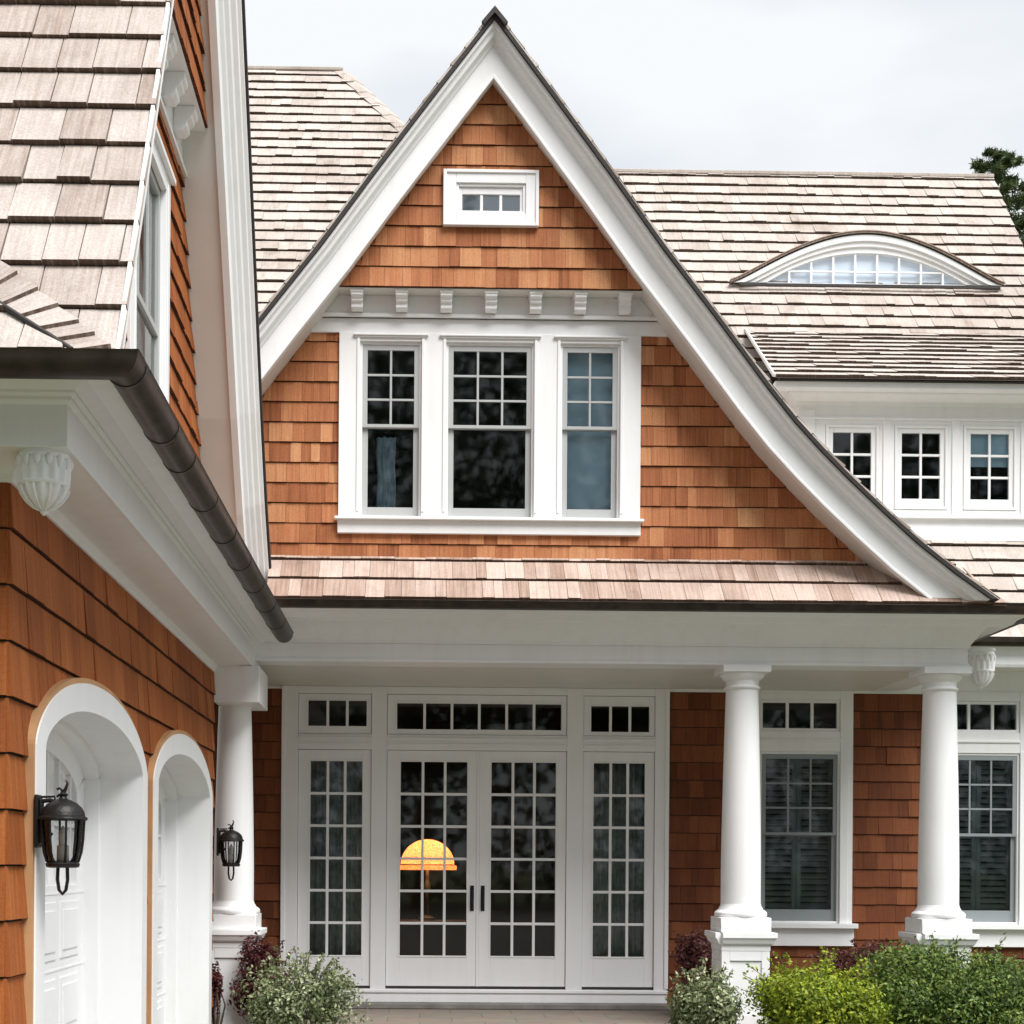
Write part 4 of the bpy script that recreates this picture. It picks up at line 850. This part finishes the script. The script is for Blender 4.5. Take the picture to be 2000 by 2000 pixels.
b = MB(); b.sweep(gpath, [(.002,.022),(.034,.02),(.034,-3.2),(.006,-3.2)], WX_, 1); b.build('roof_edge', m_edge, G)
vn = Vector((0, 1, MS)).normalized(); snr = plane_surf((XR, 6.36, rz(6.36)), (1,0,0), vn)
two(G, 'garage_roof', m_shake, lambda a, b: shingles(a, b, snr, (ZA-rz(6.36))/vn.z, lambda v: (-4.5, .035), e=.283, wr=(.15,.30), t=.034, gap=.006, jv=.005, tr=(.4,.75), rev=.006, butt=.75, seed=50, start=.03))
b = MB(); vf = Vector((0, -1, MS)).normalized(); b.face([(XR-4.5,YA,ZA+.012),(XR,YA,ZA+.012),(XR,12.1,rz(12.1)+.012),(XR-4.5,12.1,rz(12.1)+.012)]); b.face([(XR-4.5,12.1,rz(12.1)+.012),(XR,12.1,rz(12.1)+.012),(XR,12.95,rz(12.1)-1.22),(XR-4.5,12.95,rz(12.1)-1.22)]); b.build('rear_roof', m_shake, G)
b = MB(); b.sweep([Vector((XR+.025,6.36,rz(6.36))), Vector((XR+.025,YA,ZA))], [(-.030,-.012),(.05,-.012),(.05,.006),(-.030,.006)], WX_, 1); b.build('rake_trim', m_white, G, .002)
# skirt roofs above the eave
s0 = plane_surf((XW+.60, 5.80, ZWT+.33), (0,1,0), (-.60, 0, .42))
two(G, 'skirt_roof', m_shake, lambda a, b: shingles(a, b, s0, .73, lambda v: (.50+.30*v, 7.0), e=.24, wr=(.15,.3), t=.024, seed=51))
fslope = Vector((0, .52, .78)); s1 = plane_surf((0, 5.86, ZWT+.325), (1,0,0), fslope)
fn = Vector((1,0,0)).cross(fslope.normalized()); po = (0,5.86,ZWT+.325)
hA, hB = atP(142,689,po,fn), atP(0,601,po,fn); fsn = fslope.normalized()
vB = (hB.z-hA.z)/fsn.z
two(G, 'skirt_roof', m_shake, lambda a, b: shingles(a, b, s1, vB*1.35, lambda v: (-4.5, hA.x + (hB.x-hA.x)*v/vB), e=.27, wr=(.17,.28), t=.03, gap=.008, jv=.003, butt=.75, seed=52, start=0, splits=[.02*k for k in range(1, 40)]))
# hip caps: boards running from the hip up on to the steep slope
nn = Vector((1,0,0)).cross(vn); pw = Vector((XR, 6.36, rz(6.36))) + nn*.03
lowp = [(-70,552),(0,600),(71,646),(140,690)]; upp = [(-5,505),(75,567),(155,631),(217,679)]
b = MB()
for i in range(3):
    l0, l1 = [atP(*lowp[j], po, fn) + fn*.02 for j in (i, i+1)]; u0, u1 = [atP(*upp[j], pw, nn) for j in (i, i+1)]; l0, l1 = [atP(*lowp[j], pw, nn) for j in (i, i+1)]
    tn = random.uniform(.55,.9); rr_ = random.random()*5; up_ = Vector((0,-.012,.016))
    mids = [((l0+(l1-l0)*a, u0+(u1-u0)*a), (l0+(l1-l0)*c2, u0+(u1-u0)*c2)) for a, c2 in ((0,.5),(.5,1))]
    for (a0, a1), (c0, c1) in mids:
        tn += random.uniform(-.15,.15)
        c0 = c0 + up_*.9; c1 = c1 + up_*.9
        wd = (a1-a0).length; ln = (c0-a0).length
        b.face([a0, c0, c1, a1], [(rr_,rr_),(rr_+ln,rr_),(rr_+ln,rr_+wd),(rr_,rr_+wd)], (tn,.5))
        dn = -up_*1.3; b.face([c0+dn, c1+dn, c1, c0], None, (.15,.5)); b.face([a0+dn, c0+dn, c0, a0], None, (.1,.5))
        tn += .1
b.build('hip_cap', m_shake, G)
b = MB(); ha = [atP(*q, po, fn) for q in lowp]; hb = [atP(*q, pw, nn) for q in lowp]
b.face([ha[0], ha[3], hb[3], hb[0]])
b.build('hip_flashing', m_edge, G)
hl_ = MB(); hl_.tube([atP(x,y,po,fn)+fn*.02 for x, y in ((-40,573),(0,600),(71,646),(142,691))], .012, 6); hl_.build('flashing', m_edge, G)
# upper wall of the wing, with window
ZU0, ZFR, ZTRI = 3.95, 6.90, 7.20
su = plane_surf((XW, YA, ZU0), (0,1,0), (0,0,1))
gw_ext = lambda z: max(.0, (ZA - .34*math.sqrt(1+MS*MS)*1.0 - z)/MS + .06)
wy = (9.12, 10.20); wzz = (4.35, 6.42)
def g_ext(v):
    z = ZU0 + v; w_ = gw_ext(z); return (-w_ , min(w_, 12.9-YA))
two(G, 'gable_wall', m_cedarG, lambda a, b: shingles(a, b, su, ZFR-ZU0, g_ext, [(wzz[0]-ZU0, wzz[1]-ZU0, lambda v: wy[0]-YA-.05, lambda v: wy[1]-YA+.05)], e=.215, wr=(.1,.25), t=.024, tr=(.4,.65), rev=.012, butt=.6, seed=60, start=-.12))
su2 = plane_surf((XW+.21, YA, ZTRI), (0,1,0), (0,0,1))
two(G, 'attic_wall', m_cedarG, lambda a, b: shingles(a, b, su2, ZA-ZTRI-.7, lambda v: (-gw_ext(ZTRI+v), gw_ext(ZTRI+v)), e=.215, wr=(.1,.25), t=.024, tr=(.4,.65), rev=.012, butt=.6, seed=61))
b = MB(); wf = gw_ext(ZFR)+.03; b.box(XW-.02, XW+.03, YA-wf, YA+wf, ZFR, ZTRI-.001); b.box(XW+.0305, XW+.05, YA-wf, YA+wf, ZFR, ZFR+.03); b.box(XW+.031, XW+.21, YA-gw_ext(ZTRI), YA+gw_ext(ZTRI), ZTRI-.02, ZTRI-.001); b.build('frieze_board', m_white, G, .003)
for k in range(-3, 4):
    yy = YA + k*.45
    if abs(yy-YA) > gw_ext(ZTRI)+.02: continue
    b = MB(); pr = [(XW+.031,ZTRI-.0215),(XW+.19,ZTRI-.0215),(XW+.19,ZTRI-.07),(XW+.165,ZTRI-.09),(XW+.165,ZTRI-.11),(XW+.13,ZTRI-.13),(XW+.13,ZTRI-.17),(XW+.10,ZTRI-.20),(XW+.031,ZTRI-.20)]
    n = len(pr); V = [(x, yy-.07, z) for x, z in pr] + [(x, yy+.07, z) for x, z in pr]
    b.mesh(V, [tuple(range(n)), tuple(range(2*n-1, n-1, -1))] + [(k2, n+k2, n+(k2+1)%n, (k2+1)%n) for k2 in range(n)]); b.build('bracket', m_white, G, .003)
b = MB(); c_ = .15
for (a0,a1,z0,z1) in ((wy[0]-c_,wy[0],wzz[0]-.1,wzz[1]+c_),(wy[1],wy[1]+c_,wzz[0]-.1,wzz[1]+c_),(wy[0],wy[1],wzz[1],wzz[1]+c_),(wy[0],wy[1],wzz[0]-.1,wzz[0])): b.box(XW-.06, XW+.04, a0, a1, z0, z1)
b.box(XW+.0405, XW+.075, wy[0]-c_-.03, wy[1]+c_+.03, wzz[1]+c_-.03, wzz[1]+c_+.01)
for a0 in (wy[0]-.05, wy[1]+.005): b.box(XW+.0405, XW+.05, a0, a0+.045, wzz[0], wzz[1]+.05)
gw = b.build('window', m_white, G, .003)
b = MB(); zc_ = (wzz[0]+wzz[1])/2
for (a0,a1,z0,z1,x0) in ((wy[0],wy[0]+.06,wzz[0],wzz[1],-.05),(wy[1]-.06,wy[1],wzz[0],wzz[1],-.05),(wy[0]+.06,wy[1]-.06,wzz[1]-.06,wzz[1],-.05),(wy[0]+.06,wy[1]-.06,wzz[0],wzz[0]+.08,-.05),(wy[0]+.06,wy[1]-.06,zc_-.025,zc_+.025,-.05)): b.box(XW+x0, XW+x0+.045, a0, a1, z0, z1)
for k in (1,2): yy = wy[0]+.06+(wy[1]-wy[0]-.12)*k/3; b.box(XW-.045, XW-.015, yy-.012, yy+.012, zc_+.025, wzz[1]-.06)
b.build('sash', m_sash, gw, .002)
b = MB(); b.box(XW-.034, XW-.03, wy[0]+.03, wy[1]-.03, wzz[0]+.03, wzz[1]-.03); b.build('pane', m_glass, gw)
b = MB(); b.box(XW-1.5, XW-1.45, 8, 11.2, 4, 7); b.build('room_wall', m_dark, gw)
corbel(-1.655, 6.27, ZWT+.055, .118, .27, G)

# ================================================================== WALL LANTERNS
def lantern(y, zc, label):
    Lr = thing('wall_lantern', label, 'lantern', (XW, y, zc), 'black lanterns beside the garage doors')
    XL = XW + .034; cx_ = XL + .15; b = MB()
    V = []; 
    b.box(XL+.024, XL+.042, y-.045, y+.045, zc+.02, zc+.27); b.box(XL+.0425, XL+.055, y-.028, y+.028, zc+.04, zc+.25); b.build('back_plate', m_iron, Lr, .006)
    b = MB(); b.tube([(XL+.05,y,zc+.24),(XL+.09,y,zc+.245),(XL+.14,y,zc+.225),(cx_,y,zc+.215)], .011); b.tube([(XL+.05,y,zc+.26),(XL+.11,y,zc+.262),(XL+.112,y,zc+.235)], .006); b.build('arm', m_iron, Lr); b = MB(); b.tube([(XL+.05,y,zc+.06),(XL+.075,y,zc+.055),(XL+.10,y,zc+.09)], .007); b.tube([(XL+.06,y,zc+.15),(XL+.09,y,zc+.19),(XL+.12,y,zc+.21)], .006); b.build('arm', m_iron, Lr)
    b = MB(); b.lathe([(.110,zc+.150),(.116,zc+.156),(.114,zc+.164),(.104,zc+.170),(.100,zc+.190),(.088,zc+.212),(.066,zc+.232),(.036,zc+.246),(.020,zc+.252),(.016,zc+.262),(.024,zc+.272),(.010,zc+.283),(.006,zc+.292)], (cx_,y,0), 16); b.build('roof', m_iron, Lr)
    b = MB(); b.tube([(cx_,y,zc+.28),(cx_+.012,y,zc+.30),(cx_+.02,y,zc+.325),(cx_+.012,y,zc+.34)], .011, 6, .004); b.tube([(cx_-.03,y,zc+.262),(cx_-.012,y,zc+.275),(cx_-.006,y,zc+.292),(cx_-.018,y,zc+.302),(cx_-.03,y,zc+.296)], .006, 6); b.build('finial', m_iron, Lr)
    b = MB(); b.lathe([(.052,zc-.055),(.070,zc-.042),(.082,zc),(.090,zc+.06),(.095,zc+.15)], (cx_,y,0), 16); b.build('glass', m_lglass, Lr)
    b = MB(); b.lathe([(.030,zc-.054),(.028,zc+.03),(.016,zc+.035),(.022,zc+.06),(.016,zc+.10),(.003,zc+.125)], (cx_,y,0), 12); b.build('candle', m_bulb, Lr)
    b = MB()
    for k in range(8):
        a = 2*math.pi*(k+.5)/8; b.tube([(cx_+math.cos(a)*r, y+math.sin(a)*r, zc+z) for r, z in ((.057,-.06),(.074,-.043),(.087,0),(.095,.06),(.100,.158))], .006, 6)
    b.lathe([(.062,zc-.075),(.078,zc-.07),(.082,zc-.055),(.070,zc-.045)], (cx_,y,0), 12); b.build('cage', m_iron, Lr)
    b = MB(); b.tube([(cx_-.022,y,zc-.07),(cx_-.024,y,zc-.13),(cx_-.016,y,zc-.18),(cx_,y,zc-.198),(cx_+.016,y,zc-.18),(cx_+.024,y,zc-.13),(cx_+.022,y,zc-.07)], .0085, 8); b.build('tail_scroll', m_iron, Lr)
lantern(6.79, 1.69, 'black iron lantern on the near garage corner, beside the first arched door')
lantern(12.80, 1.69, 'black iron lantern on the far garage corner, in front of the white column')

# ================================================================== PLANTS
def leaves(name, C, Nrm, size, tone, mat, parent=None, asp=.55):
    """one mesh of many small folded leaves; C centres, Nrm main directions"""
    n = len(C); t = rng.normal(size=(n,3)); t -= (t*Nrm).sum(1)[:,None]*Nrm; t /= np.linalg.norm(t,axis=1)[:,None]+1e-9
    b = np.cross(Nrm, t); s = size[:,None]
    P = np.stack([C - t*s*.5, C + b*s*asp*.5 + Nrm*s*.10, C + t*s*.5, C - b*s*asp*.5 + Nrm*s*.10], 1).reshape(-1,3)
    me = bpy.data.meshes.new(name); me.vertices.add(4*n); me.vertices.foreach_set('co', P.ravel())
    me.loops.add(6*n); me.polygons.add(2*n); i = np.arange(n)*4
    li = np.stack([i, i+1, i+2, i, i+2, i+3], 1).ravel(); me.loops.foreach_set('vertex_index', li)
    me.polygons.foreach_set('loop_start', np.arange(2*n)*3)
    me.update(calc_edges=True)
    ca = me.color_attributes.new('tone', 'FLOAT_COLOR', 'CORNER'); c = np.repeat(np.stack([tone, tone, tone*0, tone*0+1], 1), 6, 0); ca.data.foreach_set('color', c.ravel())
    me.materials.append(mat); o = bpy.data.objects.new(name, me); COL.objects.link(o)
    if parent: adopt(o, parent)
    return o
def lumps(center, rad, nl, seed):
    r = np.random.default_rng(seed); c = np.array(center); L = []
    for i in range(nl):
        d = r.normal(size=3); d[2] = abs(d[2])*.8 - .15; d /= np.linalg.norm(d); L.append((c + d*np.array(rad)*r.uniform(.40,.86), np.array(rad)*r.uniform(.20,.44)))
    L.append((c, np.array(rad)*.66)); return L, r
def shrub(label, center, rad, n, size, mat, nl=26, loose=0, seed=1, zmin=.02, up=.3, spikes=0, group=None):
    root = thing('shrub', label, 'shrub', (center[0], center[1], zmin), group)
    L, r = lumps(center, rad, nl, seed); C = []; Nn = []
    wgt = np.array([np.prod(q[1])**(2/3) for q in L]); wgt /= wgt.sum()
    idx = r.choice(len(L), n, p=wgt)
    d = r.normal(size=(n,3)); d /= np.linalg.norm(d,axis=1)[:,None]
    rr = 1 - np.abs(r.normal(size=n))*.16 + (r.random(n) < loose)*r.random(n)*.45
    cc = np.array([L[i][0] for i in idx]); ra = np.array([L[i][1] for i in idx])
    P = cc + d*ra*rr[:,None]; nm = d + r.normal(size=(n,3))*.55 + np.array([0,-.1,up]); nm /= np.linalg.norm(nm,axis=1)[:,None]
    tone = np.clip(r.normal(.5,.2,n) + np.repeat(r.normal(0,.1,len(L))[None],1,0)[0][idx], 0, 1)
    if spikes:
        st = MB()
        for k in range(spikes):
            dd = r.normal(size=3); dd[2] = abs(dd[2])+.5; dd /= np.linalg.norm(dd); p0 = np.array(center) + dd*np.array(rad)*.4; p1 = np.array(center) + dd*np.array(rad)*r.uniform(1.05,1.35)
            st.tube([tuple(p0), tuple((p0+p1)/2 + r.normal(size=3)*.01), tuple(p1)], .003, 4)
            m_ = 26; q = r.uniform(.35,1.02,m_)[:,None]; P = np.vstack([P, p0 + (p1-p0)*q + r.normal(size=(m_,3))*.016]); e_ = r.normal(size=(m_,3)) + [0,-.3,.4]; nm = np.vstack([nm, e_/np.linalg.norm(e_,axis=1)[:,None]]); tone = np.append(tone, np.clip(r.normal(.55,.2,m_),0,1))
        st.build('twig', m_bark, root)
    k = P[:,2] > zmin; P, nm, tone = P[k], nm[k], tone[k]
    leaves('foliage', P, nm, size*r.uniform(.7,1.3,len(P)), tone, mat, root)
    st = MB()
    for k in range(9):
        a = r.uniform(0, 6.28); e = np.array(center) + np.array([math.cos(a)*rad[0]*.6, math.sin(a)*rad[1]*.6, rad[2]*r.uniform(.1,.6)])
        b0 = np.array([center[0]+math.cos(a)*.04, center[1]+math.sin(a)*.04, zmin]); st.tube([tuple(b0), tuple((b0+e)/2+r.normal(size=3)*.03), tuple(e)], .012, 6, .004)
    st.build('stem', m_bark, root); return root
f_lime = foliage_mat('lime leaf', [(0,(.035,.065,.010)),(.45,(.23,.31,.022)),(.8,(.42,.47,.04)),(1,(.45,.50,.07))], .3)
f_green = foliage_mat('green leaf', [(0,(.022,.045,.012)),(.45,(.095,.165,.032)),(1,(.30,.37,.085))], .28)
f_pale = foliage_mat('pale variegated leaf', [(0,(.025,.045,.018)),(.45,(.16,.20,.085)),(.75,(.42,.45,.26)),(1,(.62,.62,.44))], .25)
f_red = foliage_mat('dark red leaf', [(0,(.025,.008,.010)),(.55,(.09,.020,.022)),(1,(.22,.06,.055))], .25)
f_pink = foliage_mat('rosy leaf', [(0,(.05,.014,.016)),(.5,(.16,.05,.05)),(1,(.36,.20,.17))], .25)
f_con = foliage_mat('conifer needle', [(0,(.03,.05,.025)),(.5,(.09,.13,.05)),(1,(.20,.25,.10))], .3)
def px_c(x, y, Y): p = at(x, y, Y); return (p.x, p.y, p.z)
YS = 12.35
c = px_c(1600,1975,YS-.1); shrub('lime green leafy shrub in front of the porch between the columns', (c[0], c[1], .38), (.62,.50,.46), 21000, .040, f_lime, 46, .25, 3, spikes=40)
c = px_c(1850,1965,YS+.1); shrub('dark green spreading shrub below the right porch column', (c[0], c[1], .40), (.92,.55,.55), 34000, .038, f_green, 60, .25, 4, spikes=50)
c = px_c(1985,1990,YS-.2); shrub('dark green shrub cut off by the right edge', (c[0]+.1, c[1], .30), (.42,.42,.35), 12000, .034, f_green, 22, .14, 14)
c = px_c(1378,1975,YS); shrub('pale green shrub at the foot of the porch column nearest the doors', (c[0], c[1], .33), (.34,.30,.40), 6500, .042, f_pale, 30, .5, 5, spikes=26)
c = px_c(1358,1900,14.1); shrub('rosy red shrub between the front doors and the porch column', (c[0], c[1], .62), (.24,.22,.36), 3600, .042, f_pink, 16, .6, 6, zmin=FL, spikes=12)
c = px_c(1690,1880,14.3); shrub('wispy red shrub showing above the lime shrub under the porch window', (c[0], c[1], .62), (.52,.22,.24), 2600, .036, f_pink, 18, .8, 7, zmin=FL, spikes=26)
c = px_c(1945,1900,14.3); shrub('sparse red shrub beside the right porch pedestal', (c[0], c[1], .50), (.22,.2,.22), 900, .034, f_red, 10, .8, 8, zmin=FL, spikes=14)
c = px_c(512,1930,12.9); shrub('dark red barberry shrub beside the left white pedestal', (c[0], c[1], .50), (.27,.18,.42), 4600, .040, f_red, 18, .4, 9, zmin=FL, spikes=14)
c = px_c(590,1965,12.5); shrub('cream variegated shrub left of the front door step', (c[0], c[1], .36), (.47,.32,.44), 6400, .040, f_pale, 46, .8, 10, spikes=46)
c = px_c(420,1970,12.95); shrub('small red and green plant squeezed between garage and pedestal', (c[0]-.02, 12.96, .45), (.09,.06,.32), 900, .036, f_red, 10, .4, 11, spikes=4)
def conifer(label, x, y, h, r, seed, n=9000, size=.16):
    rr = np.random.default_rng(seed); root = thing('conifer', label, 'tree', (x, y, 0)); t = MB(); t.tube([(x,y,0),(x+.05,y,h*.5),(x,y,h*.985)], .28, 10, .015); 
    C = []; D = []
    nb = 230
    for k in range(nb):
        q = k/nb; zz = h*(.12+.87*q); ln = r*(1-q)**.62*rr.uniform(.5,1.1)+.10; a = k*2.4+rr.uniform(-.3,.3); d = np.array([math.cos(a), math.sin(a), rr.uniform(.0,.35)])
        p0 = np.array([x,y,zz]); p1 = p0 + d*ln + [0,0,-.10*ln]; t.tube([tuple(p0), tuple((p0+p1)/2+np.array([0,0,.05*ln])), tuple(p1)], .03*(1-q)+.01, 5, .006)
        m_ = int(n/nb*(ln/r+.35)); qq = np.sqrt(rr.uniform(.05,1.03,m_))[:,None]; sp = (1-qq)*.16*ln + .05
        C.append(p0 + (p1-p0)*qq + rr.normal(size=(m_,3))*sp*[.7,.7,.55]); e = rr.normal(size=(m_,3))*.7 + [0,0,.6]; D.append(e/np.linalg.norm(e,axis=1)[:,None])
    t.build('trunk', m_bark, root); C = np.vstack(C); D = np.vstack(D)
    leaves('crown', C, D, size*rr.uniform(.6,1.3,len(C)), np.clip(rr.normal(.5,.25,len(C)),0,1), f_con, root, .16); return root
p = at(1948, 278, 30); conifer('tall dark conifer rising behind the right end of the roof', p.x, 30, p.z, 4.2, 5, 110000, .17)
p = at(1893, 335, 42); conifer('distant thin conifer tip just above the right roof ridge', p.x, 42, p.z, 2.6, 6, 9000)
p = at(2030, 330, 33); conifer('lower conifer cut off by the right edge beyond the roof', p.x, 33, p.z, 4.0, 8, 60000, .17)
# trees across the drive, behind the viewpoint: the dark windows mirror them
f_tree = foliage_mat('broad leaf', [(0,(.015,.03,.012)),(.6,(.04,.075,.025)),(1,(.09,.13,.05))], .2)
def broad_tree(x, y, h, r, seed, label):
    rr = np.random.default_rng(seed); root = thing('broadleaf_tree', label, 'tree', (x, y, 0), 'trees across the drive mirrored in the windows')
    t = MB(); t.tube([(x,y,0),(x+.2,y,h*.3),(x,y,h*.75)], .35, 8, .08); C = []; D = []
    for k in range(34):
        a = rr.uniform(0,6.28); q = rr.uniform(.25,1); cc = np.array([x+math.cos(a)*r*rr.uniform(.1,.85)*(1.15-q*.6), y+math.sin(a)*r*rr.uniform(.1,.85)*(1.15-q*.6), h*(.22+.74*q)])
        t.tube([(x,y,max(1, cc[2]-r*.7)), tuple(cc)], .07, 5, .02); m_ = 150; d = rr.normal(size=(m_,3)); d /= np.linalg.norm(d,axis=1)[:,None]; C.append(cc + d*r*.33*rr.uniform(.4,1.1,(m_,1))); D.append(d)
    t.build('trunk', m_bark, root); C = np.vstack(C); D = np.vstack(D); leaves('crown', C, D, .55*rr.uniform(.6,1.3,len(C)), np.clip(rr.normal(.5,.25,len(C)),0,1), f_tree, root)
for k, (x, y, h, r) in enumerate([(-17,-24,15,5.5),(-8,-27,17,5.5),(0,-25,15,5),(8,-28,14,5),(-26,-22,14,5)]):
    broad_tree(x, y, h, r, 70+k, 'broadleaf tree across the drive, seen only as a dark reflection in the windows')

n_ = 62000; xx = rng.uniform(-60, 45, n_); hh_ = 25 + 3*np.sin(xx*.21) + 2.2*np.sin(xx*.53+1) + 1.2*np.sin(xx*1.3); zz_ = hh_*rng.uniform(0, 1, n_)**.8
Cc = np.stack([xx, -34 + rng.normal(size=n_)*1.2, zz_], 1); Dd = rng.normal(size=(n_,3))*.6 + [0,1,.3]; Dd /= np.linalg.norm(Dd,axis=1)[:,None]
o = leaves('treeline', Cc, Dd, .55*rng.uniform(.6,1.3,n_), np.clip(rng.normal(.45,.25,n_),0,1), f_tree); o['kind'] = 'stuff'

for n, l in (('ground', 'grass and soil ground around the house'), ('driveway', 'gravel driveway in front of the garage'), ('porch_paving', 'tan stone paving of the porch floor'), ('treeline', 'tall dark treeline across the drive, mirrored in the windows')):
    bpy.data.objects[n]['label'] = l
